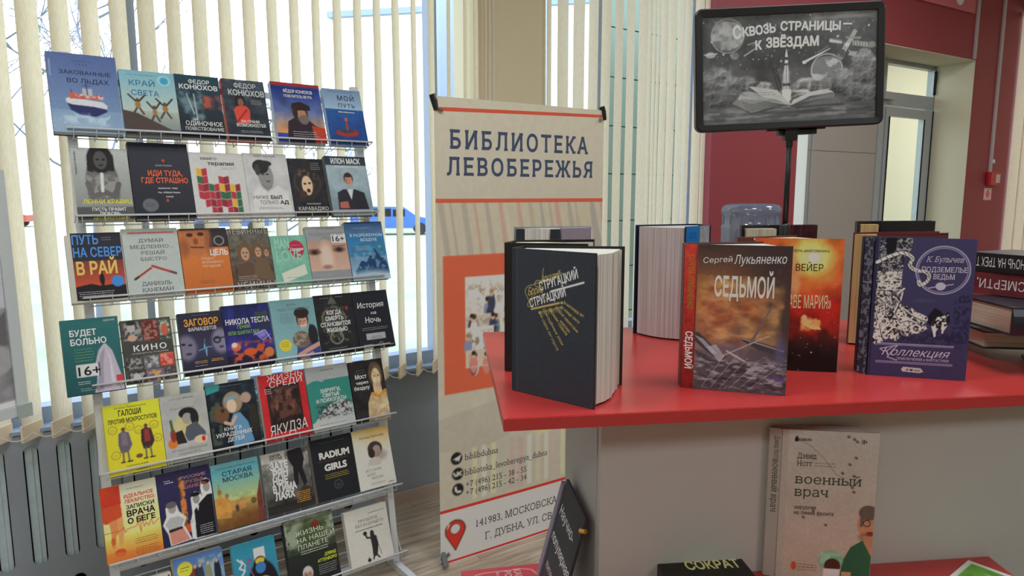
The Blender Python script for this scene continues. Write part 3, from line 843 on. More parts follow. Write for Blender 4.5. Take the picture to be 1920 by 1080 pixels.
# ---- row 1
a = A(1, .173, .356, .244, (86, 108, 152), 92); a.g((82, 100, 150), (120, 146, 176)); a.g((120, 146, 176), (128, 152, 178), .72, 1)
a.e(.3, .93, .5, .16, (140, 164, 188), .8, .6); a.p([(.22, .62), (.36, .655), (.62, .655), (.78, .69), (.79, .72), (.62, .79), (.40, .775), (.27, .72)], (42, 46, 92))
a.p([(.21, .58), (.27, .56), (.74, .60), (.80, .64), (.79, .69), (.60, .665), (.30, .65), (.22, .63)], (196, 200, 208)); a.r(.27, .51, .74, .575, (178, 92, 84)); a.blot((.27, .50, .76, .59), (206, 204, 206), 22, 4, .52)
a.r(.46, .44, .60, .53, (168, 172, 182)); a.l([(.52, .36), (.53, .52)], .008, (60, 66, 90)); a.l([(.47, .40), (.58, .40)], .007, (70, 76, 96)); a.l([(.30, .46), (.30, .56)], .006, (60, 64, 86)); a.p([(.28, .50), (.34, .49), (.36, .57), (.27, .57)], (196, 86, 74))
a.blot((.1, .74, .98, .92), (176, 196, 212), 9, 7, .52, .8); a.l([(.04, .1), (.035, .3)], .012, (128, 146, 180))
a.t('МАРКУС', .36, .62, .105, .018, (50, 64, 100), 0, space=1.6).t('РЕКС', .41, .58, .145, .018, (50, 64, 100), 0, space=1.6)
a.t('ЗАКОВАННЫЕ', .16, .90, .265, .052, (36, 40, 66), .006).t('ВО ЛЬДАХ', .26, .86, .372, .058, (36, 40, 66), .006)
a.fine(.35, .75, .90, (190, 204, 222), 3, .022, .007)
lean_book(1, .173, .356, .244, 'blue hardback with a ship in ice on the cover, leftmost of the top shelf', a, .030, (66, 78, 104))
a = A(1, .361, .520, .208, (140, 180, 190)); a.g((120, 170, 186), (170, 186, 180), 0, .62); a.g((160, 170, 160), (110, 120, 120), .62, 1); a.p([(0, .62), (.25, .66), (.75, .86), (.9, .92), (0, .95)], (74, 62, 58)); a.r(0, .9, 1, 1, (66, 66, 68)); a.e(.8, .13, .12, .09, (70, 150, 184)); a.ring(.8, .13, .1, .02, (150, 200, 214))
for x, y, s in ((.27, .50, 1), (.56, .60, .8), (.76, .54, 1)):
    cc_ = (56, 48, 46); a.l([(x-.15*s, y-.12), (x, y), (x+.15*s, y-.13)], .016, cc_); a.l([(x-.1*s, y+.18), (x, y+.05), (x+.09*s, y+.17)], .018, (70, 62, 56)); a.e(x, y+.03, .05*s, .055, (150, 110, 60)); a.e(x, y-.045, .03, .028, (90, 70, 56))
a.t('КРАЙ', .16, .62, .235, .085, (44, 110, 146), .01).t('СВЕТА', .18, .68, .385, .085, (44, 110, 146), .01).fine(.12, .7, .07, (90, 120, 140)).fine(.16, .72, .92, (210, 210, 205), 3)
lean_book(1, .361, .520, .208, 'pale teal book with three jumping hikers on the cover', a, .026, (96, 150, 180))
a = A(1, .521, .659, .210, (50, 64, 72)); a.g((40, 66, 78), (30, 34, 40)); a.blot((0, .2, .6, .9), (110, 140, 146), 5, 3, .52, .8, soft=.3); a.blot((.55, .28, 1, .55), (190, 84, 70), 4, 8, .4, .8, soft=.3); a.l([(.22, .3), (.34, .62)], .008, (200, 206, 206)); a.l([(.38, .3), (.40, .7)], .012, (170, 180, 180)); a.e(.35, .74, .08, .06, (200, 206, 208), .8, .8)
a.r(0, .72, 1, 1, (28, 32, 38), .75).t('ФЕДОР', .3, .78, .13, .062, (198, 200, 198), .02).t('КОНЮХОВ', .08, .95, .225, .075, (204, 206, 204), .025).t('ОДИНОЧНОЕ', .12, .95, .80, .068, (210, 210, 210), .01, .03).t('ПОВЕСТВОВАНИЕ', .1, .97, .875, .05, (210, 210, 210), .005, .03).fine(.35, .7, .945, (160, 160, 160))
lean_book(1, .521, .659, .210, 'dark grey-green book with a stormy sea and red band, third on the top shelf', a, .02, (34, 52, 60), False)
a = A(1, .667, .810, .210, (58, 62, 70)); a.g((66, 74, 84), (34, 38, 46)); a.n(.4, 6, 5); a.e(.38, .36, .12, .13, (40, 34, 36)); a.e(.39, .38, .07, .07, (120, 88, 72)); a.p([(.2, .5), (.3, .44), (.5, .43), (.58, .5), (.55, .72), (.25, .74)], (200, 70, 58)); a.l([(.25, .7), (.5, .5)], .02, (150, 40, 36)); a.fine(.62, .9, .33, (150, 155, 160), 4)
a.t('ФЕДОР', .28, .80, .135, .078, (170, 176, 178), .025).t('КОНЮХОВ', .13, .98, .262, .092, (176, 182, 184), .03).t('НА ГРАНИ', .34, .76, .71, .045, (215, 215, 215), .02).t('ВОЗМОЖНОСТЕЙ', .22, .90, .775, .05, (215, 215, 215), .02).fine(.28, .86, .85, (160, 160, 160), 2)
lean_book(1, .667, .810, .210, 'dark book with a man in a red jacket, fourth on the top shelf', a, .026, (176, 52, 46))
a = A(1, .834, 1.013, .217, (44, 62, 136), 90); a.g((34, 52, 128), (96, 110, 150), .08, .55); a.g((96, 110, 150), (196, 130, 70), .5, .85); a.n(.25, 4, 9); a.r(0, 0, 1, .055, (150, 48, 52)); a.p([(.2, .9), (.25, .65), (.4, .58), (.65, .6), (.8, .7), (.95, .75), (1, 1), (.2, 1)], (46, 36, 44)); a.p([(.72, .7), (1, .74), (1, 1), (.75, 1)], (176, 62, 42)); a.e(.52, .48, .16, .16, (70, 56, 54)); a.e(.55, .53, .09, .11, (170, 120, 90)); a.e(.58, .61, .10, .08, (110, 100, 96)); a.p([(.35, .42), (.38, .34), (.55, .31), (.74, .37), (.74, .45), (.4, .46)], (44, 34, 36)); a.e(.42, .5, .05, .1, (50, 40, 40))
a.t('ФЁДОР КОНЮХОВ', .24, .84, .165, .052, (225, 225, 230), .02).t('ПОВЕЛИТЕЛЬ ВЕТРА', .24, .82, .245, .045, (225, 225, 230), .015).fine(.3, .85, .82, (190, 190, 195), 4, .035, .010)
lean_book(1, .834, 1.013, .217, 'blue sunset book with a bearded man in a fur hat on the cover', a, .026, (150, 170, 205))
a = A(1, 1.026, 1.176, .210, (120, 146, 178)); a.g((112, 138, 170), (150, 176, 200), 0, .36); a.g((44, 86, 150), (36, 62, 120), .36, 1); a.n(.15, 10, 3, (0, .36, 1, 1)); a.e(.48, .78, .3, .07, (160, 52, 48)); a.e(.46, .75, .2, .04, (56, 70, 90)); a.l([(.5, .55), (.5, .72)], .03, (150, 70, 60)); a.e(.5, .54, .04, .035, (190, 90, 70))
a.t('МОЙ', .36, .80, .20, .085, (44, 54, 80), .012, space=1.2).t('ПУТЬ', .36, .80, .325, .07, (44, 54, 80), .012, space=1.2).fine(.32, .8, .42, (215, 220, 228), 1, .02, .022).fine(.1, .9, .05, (70, 90, 120))
lean_book(1, 1.026, 1.176, .210, 'light blue book with a red raft at sea, rightmost of the top shelf', a, .024, (140, 170, 200))
# ---- row 2
a = A(2, .212, .363, .219, (150, 154, 152)); a.g((176, 180, 178), (120, 122, 120)); a.e(.50, .45, .29, .30, (98, 98, 98)); a.p([(.22, .5), (.3, .36), (.7, .36), (.8, .5), (.78, .75), (.22, .75)], (104, 104, 102)); a.blot((.2, .36, .8, .72), (150, 150, 146), 10, 4, .5, .7); a.l([(.24, .5), (.30, .68), (.5, .62)], .05, (96, 94, 92)); a.l([(.78, .5), (.7, .68), (.48, .60)], .05, (92, 90, 90)); a.e(.50, .15, .23, .2, (28, 28, 28)); a.e(.50, .17, .12, .13, (78, 76, 74)); a.p([(.27, .1), (.36, .06), (.36, .34), (.25, .32)], (32, 32, 32)); a.p([(.66, .06), (.74, .1), (.74, .32), (.64, .32)], (32, 32, 32)); a.e(.45, .16, .03, .014, (26, 26, 26)); a.e(.56, .16, .03, .014, (26, 26, 26)); a.e(.5, .24, .045, .012, (40, 36, 36)); a.l([(.5, .36), (.48, .6)], .03, (200, 200, 196)); a.r(0, .82, 1, 1, (46, 46, 48), .6)
a.t('ЛЕННИ КРАВИЦ', .12, .98, .775, .058, (206, 196, 40), .02).t('ПУСТЬ ПРАВИТ', .26, .86, .875, .045, (215, 215, 210), .02).t('ЛЮБОВЬ', .38, .75, .935, .045, (215, 215, 210), .02).t('АВТОБИОГРАФИЯ', .26, .90, .99, .035, (206, 196, 40), .015).t('ПЕННИ КРАВИЦ', .045, .55, .05, .022, (70, 70, 70), .02, rot=-90)
lean_book(2, .212, .363, .219, 'grey book with a dreadlocked man and yellow lettering', a, .026, (184, 186, 186))
a = A(2, .366, .541, .244, (42, 42, 52), 84); a.g((52, 52, 62), (34, 35, 44)); a.e(.56, .235, .022, .02, (196, 60, 44)); a.e(.55, .76, .022, .02, (186, 70, 50)); a.e(.26, .82, .13, .085, (96, 98, 104)); a.fine(.18, .34, .80, (60, 60, 66), 3, .02)
a.t('Джим Лоулесс', .42, .70, .31, .024, (160, 160, 160), .01).t('ИДИ ТУДА,', .28, .86, .435, .068, (214, 88, 50), .03).t('ГДЕ СТРАШНО', .16, .94, .53, .068, (214, 88, 50), .03).t('именно там', .42, .74, .61, .022, (190, 190, 190), .02).t('ты обретешь', .40, .78, .665, .022, (190, 190, 190), .02).t('силу', .53, .66, .72, .022, (190, 190, 190), .02)
lean_book(2, .366, .541, .244, 'black book with bold orange lettering on the second shelf', a, .028, (30, 30, 36))
a = A(2, .5425, .7145, .217, (190, 190, 188), 84)
cols = {'r': (168, 46, 60), 'g': (52, 96, 64), 'y': (216, 164, 52), 'd': (130, 38, 52)}
lay = ['yr......', 'gr..rd..', 'rdgrydyd', 'rrrdggrg', '.rdrdryg', '..rd.rdg']
for j, row in enumerate(lay):
    for i, ch in enumerate(row):
        if ch == '.': continue
        x = .10+.098*i; y = .24+.118*j; o_ = .018 if i % 2 else 0
        a.p([(x, y+o_), (x+.093, y+.018-o_), (x+.093, y+.128-o_), (x, y+.11+o_)], cols[ch])
a.t('книго', .20, .50, .115, .052, (44, 40, 44), .0, .05, .15).t('терапия', .32, .82, .195, .058, (44, 40, 44), .02, .05).fine(.55, .85, .235, (150, 150, 150), 2).fine(.3, .7, .93, (140, 140, 140))
lean_book(2, .5425, .7145, .217, 'light grey book with a pattern of red, green and yellow blocks', a, .022, (186, 186, 184), False)
a = A(2, .7155, .868, .220, (186, 186, 186)); a.n(.1, 4, 2); a.p([(.08, 1), (.12, .62), (.28, .52), (.46, .62), (.7, .5), (.92, .62), (.96, 1)], (200, 200, 198)); a.e(.46, .36, .17, .21, (134, 132, 130)); a.e(.37, .21, .18, .11, (36, 36, 38)); a.e(.46, .16, .17, .05, (40, 40, 42)); a.e(.29, .26, .06, .09, (60, 58, 58)); a.e(.50, .33, .04, .012, (50, 50, 50)); a.e(.40, .33, .04, .012, (60, 60, 60)); a.e(.5, .44, .05, .012, (80, 70, 70)); a.l([(.36, .5), (.46, .58), (.56, .52)], .012, (110, 110, 110)); a.blot((.1, .58, .95, .95), (220, 220, 220), 6, 5, .5, .5)
a.t('СВЯТ БЕЛЫЙ', .24, .74, .055, .026, (70, 70, 74), .01, .03).t('НИЖЕ', .12, .46, .72, .055, (56, 56, 60), -.005).t('БЫЛ', .50, .76, .72, .055, (44, 44, 48), .035).t('ТОЛЬКО', .24, .66, .80, .055, (56, 56, 60), -.005).t('АД', .70, .90, .80, .055, (44, 44, 48), .035).fine(.2, .8, .86, (120, 120, 120), 2)
lean_book(2, .7155, .868, .220, 'white book with a grey portrait of a dark-haired man looking up', a, .022, (184, 184, 184), False)
a = A(2, .869, 1.001, .206, (40, 38, 44)); a.n(.4, 8, 3); a.ring(.48, .42, .36, .03, (70, 66, 66)); a.e(.48, .42, .36, .3, (50, 44, 44), .8, .4); a.e(.50, .30, .28, .14, (46, 40, 36)); a.blot((.2, .16, .8, .5), (90, 78, 66), 12, 6, .56); a.e(.46, .47, .15, .17, (206, 176, 146)); a.e(.40, .44, .04, .018, (60, 40, 36)); a.e(.53, .43, .04, .018, (60, 40, 36)); a.e(.48, .56, .05, .035, (70, 30, 30)); a.e(.32, .62, .1, .06, (70, 50, 44))
a.t('таинственный', .36, .76, .80, .03, (190, 186, 176), .0, .03).t('КАРАВАДЖО', .12, .96, .90, .06, (206, 204, 196), .0, .04).fine(.62, .9, .08, (170, 170, 170), 4, .035)
lean_book(2, .869, 1.001, .206, 'black book with a pale shouting face on the cover', a, .022, (30, 28, 34), False)
a = A(2, 1.011, 1.174, .220, (150, 168, 178)); a.g((160, 178, 188), (120, 140, 150)); a.n(.12, 5, 3); a.r(0, 0, 1, .15, (50, 58, 68)); a.p([(.16, .9), (.18, .62), (.34, .56), (.62, .56), (.84, .62), (.9, .9)], (44, 44, 54)); a.p([(.42, .56), (.58, .56), (.5, .74)], (196, 204, 210)); a.face(.50, .40, .17, (196, 140, 120), (60, 44, 40)); a.p([(.2, .78), (.4, .76), (.42, .88), (.2, .88)], (170, 96, 84)); a.r(0, .9, 1, 1, (150, 160, 166))
a.t('ИЛОН МАСК', .14, .86, .125, .088, (200, 206, 208), .04).fine(.12, .5, .04, (160, 170, 176)).fine(.2, .86, .19, (220, 226, 228), 1, .02, .022)
lean_book(2, 1.011, 1.174, .220, 'grey-blue book with a man in a dark suit, arms crossed, rightmost of the second shelf', a, .024, (60, 66, 66))
# ---- row 3
a = A(3, .190, .322, .197, (44, 42, 50)); a.g((44, 44, 54), (170, 70, 52), .1, .8); a.g((40, 40, 50), (46, 44, 54), 0, .45); a.g((120, 56, 50), (190, 78, 54), .42, .80); a.p([(0, .8), (.3, .76), (.5, .8), (.8, .78), (1, .82), (1, 1), (0, 1)], (32, 28, 32)); a.e(.53, .70, .05, .085, (26, 22, 26)); a.e(.53, .60, .022, .03, (26, 22, 26)); a.l([(.52, .76), (.51, .86)], .014, (26, 22, 26)); a.l([(.55, .76), (.55, .86)], .014, (26, 22, 26)); a.e(.84, .74, .13, .085, (64, 130, 200))
a.t('ПУТЬ', .02, .54, .17, .14, (74, 134, 206), .02).t('НА СЕВЕР', .02, .99, .36, .14, (74, 134, 206), .02).t('В РАЙ', .05, .86, .62, .19, (224, 178, 96), .03).fine(.6, .82, .08, (140, 140, 150), 2, .035).fine(.04, .8, .885, (190, 190, 190), 4, .028)
b = lean_book(3, .176, .324, .197, 'dark book with large blue and yellow lettering above a red sunset, third shelf', Art(.148, .209, (190, 186, 176), 12, 1.35), .030, (186, 182, 170), False, group=None)
pn = empty('front_panel'); pn.parent = b; pn.location = (.014, 0, .006); a.emit(pn, PRINT, .0008)
a = A(3, .326, .486, .212, (170, 178, 174)); a.r(.1, .055, .93, .07, (190, 66, 66)); a.l([(.14, .73), (.44, .58)], .018, (150, 46, 42)); a.l([(.14, .73), (.20, .70)], .02, (60, 30, 30)); a.l([(.47, .55), (.86, .67)], .022, (160, 50, 46)); a.l([(.8, .65), (.88, .675)], .022, (80, 60, 60))
for i, (s_, u0, u1) in enumerate((('ДУМАЙ', .28, .72), ('МЕДЛЕННО...', .12, .90), ('РЕШАЙ', .30, .72), ('БЫСТРО', .28, .74))): a.t(s_, u0, u1, .20+.09*i, .05, (66, 66, 70), -.004, .05, space=1.1)
a.t('ДАНИЭЛЬ', .25, .78, .83, .055, (66, 66, 70), -.004, .05).t('КАНЕМАН', .24, .80, .92, .055, (66, 66, 70), -.004, .05).fine(.25, .75, .97, (150, 150, 150))
lean_book(3, .326, .486, .212, 'white book with a broken red pencil on the cover', a, .030, (196, 200, 198))
a = A(3, .489, .638, .208, (196, 112, 50)); a.g((206, 122, 56), (180, 96, 44)); a.r(0, 0, .70, .43, (190, 112, 56)); a.r(.60, 0, 1, .30, (48, 40, 42)); a.e(.34, .1, .3, .33, (176, 106, 60)); a.r(.02, 0, .62, .03, (50, 36, 30)); a.e(.22, .10, .07, .03, (56, 34, 26)); a.e(.45, .09, .07, .03, (56, 34, 26)); a.e(.33, .2, .05, .05, (130, 72, 42)); a.l([(.22, .29), (.48, .30)], .014, (70, 40, 34)); a.e(.08, .30, .10, .14, (120, 66, 40), .6, .9); a.e(.6, .2, .08, .2, (120, 70, 44), .6, .9); a.ring(.82, .20, .10, .012, (150, 150, 150))
a.t('ЦЕЛЬ', .60, .98, .425, .09, (228, 226, 222), .03).t('ПРОЦЕСС', .40, .66, .49, .036, (214, 190, 168), .0).t('НЕПРЕРЫВНОГО', .40, .85, .55, .036, (214, 190, 168), .0).t('УЛУЧШЕНИЯ', .40, .78, .61, .036, (214, 190, 168), .0).fine(.3, .65, .82, (120, 70, 40), 2, .03)
lean_book(3, .489, .638, .208, 'orange book with the close-up face of a man at the top', a, .024, (190, 110, 56), False)
a = A(3, .640, .779, .203, (84, 78, 70)); a.n(.5, 8, 4); a.g((96, 92, 84), (84, 66, 54), .1, .9); a.n(.35, 9, 7); 
for x, y, s_ in ((.36, .40, .20), (.68, .38, .15), (.88, .40, .11)): a.e(x, y, s_*.9, s_*.85, (104, 78, 54)); a.e(x, y+.02, s_*.5, s_*.55, (176, 140, 116)); a.e(x-.04*s_*5, y+.0, s_*.1, .012, (60, 40, 34)); a.e(x+.05*s_*4, y+.0, s_*.1, .012, (60, 40, 34)); a.e(x, y+.3*s_, s_*.14, .012, (110, 60, 54))
a.p([(.1, .86), (.18, .58), (.5, .56), (.62, .86)], (92, 70, 56)); a.p([(.5, .8), (.6, .5), (.9, .56), (1, .9)], (104, 84, 64))
a.t('НЕВИННЫЕ', 0, .97, .09, .085, (170, 166, 156), -.004, space=1.15).t('УБИЙЦЫ', .08, 1.0, .975, .10, (176, 172, 164), -.004, space=1.1).fine(.1, .6, .79, (190, 186, 176), 3, .03, .008)
lean_book(3, .640, .779, .203, 'brown-grey book with three serious women on the cover', a, .022, (70, 62, 56), False)
a = A(3, .781, .910, .172, (118, 174, 152)); a.n(.1, 5, 3); a.e(.68, .27, .22, .17, (176, 42, 72)); a.p([(.18, .74), (.86, .58), (.90, .78), (.22, .93)], (200, 206, 190))
a.t('MAN', .1, .5, .25, .2, (150, 196, 176), .02).t('LOVE', .1, .8, .5, .2, (142, 190, 170), .02).t('Цунами', .52, .88, .30, .055, (226, 220, 220), .03).fine(.52, .84, .2, (214, 160, 170)).fine(.55, .82, .37, (214, 160, 170)).fine(.3, .7, .84, (130, 134, 120))
lean_book(3, .781, .910, .172, 'small mint green book with a round crimson sticker', a, .02, (130, 180, 160), False)
a = A(3, .912, 1.063, .202, (146, 148, 150)); a.r(0, .25, 1, .78, (188, 150, 134)); a.g((176, 138, 122), (196, 164, 148), .25, .78); a.e(.44, .55, .16, .26, (216, 190, 176), .9, .8); a.e(.15, .45, .15, .05, (110, 76, 66), 1, .6); a.e(.15, .45, .07, .035, (50, 44, 44)); a.e(.78, .42, .15, .05, (110, 76, 66), 1, .6); a.e(.78, .42, .07, .035, (50, 44, 44)); a.l([(.62, .36), (.95, .35)], .012, (120, 86, 74)); a.l([(.03, .4), (.26, .4)], .012, (120, 86, 74)); a.r(0, .78, 1, 1, (140, 142, 146)); a.e(.42, .72, .12, .04, (130, 90, 80), .7, .8)
a.r(.62, .14, .99, .30, (222, 220, 212)).t('ПОЛ ЭКМАН', .30, .72, .045, .028, (104, 106, 110), 0, .03).t('ПСИХОЛОГИЯ', .08, .92, .165, .055, (110, 112, 116), 0, .03).t('ЛЖИ', .36, .62, .235, .055, (110, 112, 116), 0, .03).t('16+', .65, .96, .275, .095, (30, 30, 32), .01).fine(.1, .6, .86, (176, 176, 180))
lean_book(3, .912, 1.063, .202, 'grey book with a close-up of two eyes and an age sticker', a, .022, (140, 142, 146), False)
a = A(3, 1.066, 1.220, .216, (60, 112, 156)); a.g((62, 96, 140), (150, 184, 206)); a.g((44, 110, 160), (70, 130, 170), .2, .6); a.n(.15, 4, 8); a.p([(.1, .84), (.3, .66), (.42, .7), (.62, .5), (.70, .46), (.82, .62), (.95, .66), (1, .9), (.1, .95)], (34, 66, 104)); a.blot((.1, .48, 1, .85), (120, 160, 190), 12, 6, .56, .7); a.e(.5, .98, .7, .14, (176, 196, 210), .9, .7); a.e(.84, .44, .05, .03, (90, 160, 140)); a.r(0, 0, 1, .02, (60, 60, 70))
a.t('В РАЗРЕЖЕННОМ', .10, .96, .255, .05, (200, 212, 222), .01).t('ВОЗДУХЕ', .36, .80, .335, .05, (200, 212, 222), .01).fine(.2, .7, .11, (160, 180, 200)).fine(.2, .6, .43, (190, 205, 216), 3, .028)
lean_book(3, 1.066, 1.220, .216, 'blue book with a snowy mountain peak, rightmost of the third shelf', a, .024, (110, 130, 160))
# ---- row 4
a = A(4, .142, .293, .206, (44, 96, 98), 84, -.022); a.g((46, 104, 106), (36, 84, 88)); a.p([(.70, .36), (.74, .36), (.84, .46), (.98, .88), (.98, 1), (.46, 1), (.52, .84), (.54, .66), (.52, .62), (.60, .44)], (176, 168, 184)); a.p([(.56, .8), (.62, .5), (.72, .4), (.66, .62), (.62, .98), (.5, .98)], (150, 142, 160)); a.p([(.72, .38), (.80, .55), (.84, .95), (.76, .95), (.78, .6)], (196, 190, 202)); a.r(.19, .605, .56, .775, (214, 214, 206)); a.l([(.585, .6), (.58, .78)], .008, (60, 50, 60)); a.r(.86, .80, .98, .90, (190, 60, 70))
a.t('БУДЕТ', .14, .60, .225, .08, (222, 224, 220), .03).t('БОЛЬНО', .14, .76, .345, .08, (222, 224, 220), .03).t('АДАМ КЕЙ', .74, .94, .055, .022, (190, 200, 196), .01).fine(.17, .52, .41, (110, 160, 90), 5, .038, .010).t('16+', .22, .60, .755, .115, (24, 26, 28), .012).fine(.19, .42, .84, (200, 206, 200), 2, .026, .012).fine(.22, .5, .93, (170, 190, 180), 2, .024)
lean_book(4, .142, .293, .206, 'teal green book with a white doctor coat and age sticker', a, .026, (30, 76, 82), True, -.022)
a = A(4, .298, .440, .188, (70, 70, 68)); rr = random.Random(4)
for (u0, v0, u1, v1, c1, c2, sd) in ((.02, .02, .40, .36, (60, 60, 60), (166, 160, 156), 1), (.41, .02, .74, .36, (96, 40, 36), (170, 130, 116), 2), (.75, .02, .98, .36, (60, 70, 64), (186, 196, 176), 3), (.02, .58, .36, .80, (50, 50, 50), (160, 160, 158), 5), (.37, .58, .68, .80, (90, 88, 92), (190, 188, 190), 6), (.69, .56, .98, .78, (186, 66, 56), (220, 150, 136), 7), (.05, .81, .38, 1, (44, 44, 46), (176, 176, 172), 8), (.39, .81, .75, 1, (110, 90, 120), (214, 170, 80), 9), (.76, .79, .98, 1, (70, 66, 66), (140, 130, 130), 10)):
    a.r(u0, v0, u1, v1, c1); a.blot((u0, v0, u1, v1), c2, 20, sd, .5, .8, soft=.2)
a.e(.2, .12, .08, .08, (170, 164, 160)); a.e(.2, .05, .09, .035, (40, 40, 40)); a.e(.86, .2, .07, .1, (186, 90, 70)); a.e(.2, .29, .09, .05, (190, 150, 130)); a.e(.2, .9, .07, .06, (180, 174, 170)); a.r(0, .37, 1, .57, (66, 64, 60))
a.t('КИНО', .20, .86, .50, .09, (214, 212, 206), .02, space=1.25).t('ПУТЕВОДИТЕЛЬ ПО ЖАНРАМ', .16, .88, .55, .022, (170, 168, 160), .01)
lean_book(4, .298, .440, .188, 'dark grey book with a mosaic of small film photographs', a, .022, (46, 44, 46), False)
a = A(4, .462, .598, .193, (42, 40, 56)); a.g((38, 34, 46), (58, 56, 84), .1, .6); a.g((58, 56, 84), (30, 30, 42), .6, 1); a.e(.12, .56, .22, .2, (118, 112, 134), .9, .4); a.e(.05, .5, .05, .02, (40, 36, 50)); a.e(.2, .52, .05, .02, (50, 46, 60)); a.e(.15, .66, .07, .02, (60, 54, 66)); a.e(.90, .50, .2, .2, (130, 126, 146), .9, .4); a.l([(.74, .46), (.99, .45)], .014, (40, 38, 50)); a.ring(.82, .48, .07, .02, (40, 38, 50)); a.e(.9, .6, .06, .02, (70, 60, 70)); a.l([(.38, .62), (.5, .6), (.52, .52), (.54, .72), (.56, .58), (.68, .58)], .009, (120, 170, 200)); a.l([(.52, .52), (.54, .44)], .006, (110, 150, 180))
a.t('ЗАГОВОР', .12, .90, .215, .11, (226, 148, 52), .025).t('ФАРМАЦЕВТОВ', .20, .84, .30, .058, (200, 196, 200), .01).fine(.3, .75, .05, (110, 110, 120)).fine(.25, .55, .80, (214, 150, 40), 2, .026, .014).fine(.62, .92, .79, (214, 150, 40), 2, .026, .014).fine(.25, .55, .87, (180, 180, 190)).t('ИЗ АРХИВА ПЕРВОЙ ПОБЕДЫ', .28, .82, .955, .02, (170, 170, 176), 0)
lean_book(4, .462, .598, .193, 'dark violet book with two faces and orange title lettering', a, .024, (30, 28, 40))
a = A(4, .599, .756, .205, (34, 34, 84)); a.g((30, 36, 88), (50, 44, 120), 0, .7); a.n(.4, 5, 12); a.r(0, .8, 1, 1, (36, 26, 40), .8); a.blot((.1, .58, 1, .95), (176, 80, 52), 7, 5, .55); a.e(.2, .66, .1, .07, (196, 96, 70)); a.e(.17, .63, .06, .04, (226, 196, 176)); a.e(.48, .76, .14, .06, (196, 84, 40)); a.e(.88, .8, .1, .08, (190, 110, 60)); a.l([(.6, .5), (.85, .44), (.95, .6)], .008, (196, 200, 230)); a.l([(.62, .46), (.78, .6), (.95, .52)], .006, (180, 180, 226)); a.e(.78, .5, .1, .06, (160, 150, 220), .7, .9); a.r(.68, .12, .98, .44, (44, 56, 60), .6)
a.t('НИКОЛА ТЕСЛА', .05, .97, .305, .085, (222, 222, 226), .02).t('ГЕНИЙ', .28, .55, .38, .058, (120, 170, 60), .01).t('ИЛИ ШАРЛАТАН?', .08, .72, .47, .058, (120, 170, 60), .01).fine(.68, .96, .16, (90, 120, 60), 5, .03)
lean_book(4, .599, .756, .205, 'deep blue book with lightning and a green subtitle', a, .026, (30, 34, 70))
a = A(4, .761, .919, .208, (118, 158, 162)); a.g((112, 150, 156), (128, 170, 176)); a.p([(.42, 1), (.5, .7), (.66, .6), (.86, .62), (1, .72), (1, 1)], (56, 66, 130)); a.face(.68, .38, .21, (196, 150, 130), (50, 36, 34)); a.e(.68, .24, .17, .09, (48, 36, 36)); a.l([(.62, .455), (.75, .45)], .012, (230, 226, 222)); a.e(.60, .68, .2, .14, (104, 90, 80)); a.blot((.42, .55, .78, .8), (150, 138, 124), 14, 6, .55); a.e(.88, .62, .11, .17, (40, 38, 40)); a.p([(.8, .5), (.84, .42), (.88, .5)], (40, 38, 40)); a.l([(.5, .93), (.7, .86), (.98, .78)], .05, (190, 146, 126)); a.l([(.55, .98), (.8, .92)], .04, (180, 136, 118)); a.e(.22, .74, .135, .095, (232, 188, 48))
a.t('ЖИТЬ', .36, .58, .11, .035, (70, 90, 96), -.004, .03).t('НАСТОЯЩЕМУ', .16, .90, .185, .04, (84, 104, 108), -.004, .03, space=1.1).fine(.18, .5, .24, (84, 110, 116), 6, .03).fine(.14, .3, .70, (150, 110, 30), 3, .03).fine(.12, .34, .955, (220, 226, 226), 1, .02, .014)
lean_book(4, .761, .919, .208, 'pale teal book with a smiling person hugging a cat and a dog', a, .026, (150, 186, 190))
a = A(4, .921, 1.068, .212, (40, 40, 44)); a.n(.25, 6, 2); a.ring(.45, .42, .30, .03, (96, 98, 84)); a.e(.47, .40, .25, .2, (54, 52, 56)); a.blot((.1, .15, .85, .82), (110, 112, 92), 13, 7, .6, .8); a.p([(.38, .1), (.46, .02), (.54, .1), (.58, .16), (.34, .16)], (90, 92, 84)); a.ring(.45, .72, .16, .02, (120, 122, 112)); a.e(.82, .25, .04, .035, (150, 50, 56)); a.e(.3, .28, .03, .03, (150, 60, 56))
for i, (s_, u0, u1) in enumerate((('КОГДА', .28, .66), ('СМЕРТЬ', .22, .70), ('СТАНОВИТСЯ', .08, .86), ('ЖИЗНЬЮ', .20, .76))): a.t(s_, u0, u1, .335+.097*i, .068, (212, 210, 208), .03)
a.fine(.15, .4, .06, (150, 150, 150)).fine(.55, .8, .05, (150, 150, 150)).fine(.2, .7, .90, (150, 150, 150)).t('БОМБОРА', .42, .62, .955, .016, (190, 190, 190), .02)
lean_book(4, .921, 1.068, .212, 'black book with a floral skull and white title lettering', a, .022, (34, 34, 38), False)
a = A(4, 1.070, 1.215, .212, (38, 40, 48)); a.r(.22, .73, .76, .84, (166, 166, 170)); a.r(.10, .92, .36, 1, (186, 186, 186)); a.ring(.60, .935, .06, .014, (120, 120, 120))
a.t('История', .10, .84, .285, .095, (216, 216, 214), .012, 0, .12).t('на', .45, .60, .405, .055, (216, 216, 214), .012, 0, .1).t('Ночь', .26, .70, .545, .095, (216, 216, 214), .015, 0, .08).fine(.12, .9, .64, (160, 160, 164), 2, .03).fine(.35, .66, .79, (90, 90, 94), 2, .025).fine(.13, .34, .97, (50, 50, 52), 1, .02, .03).t('БОМБОРА', .82, .96, .96, .014, (190, 190, 190), .02)
lean_book(4, 1.070, 1.215, .212, 'plain black book with chalk-like handwritten title', a, .022, (30, 32, 38), False)
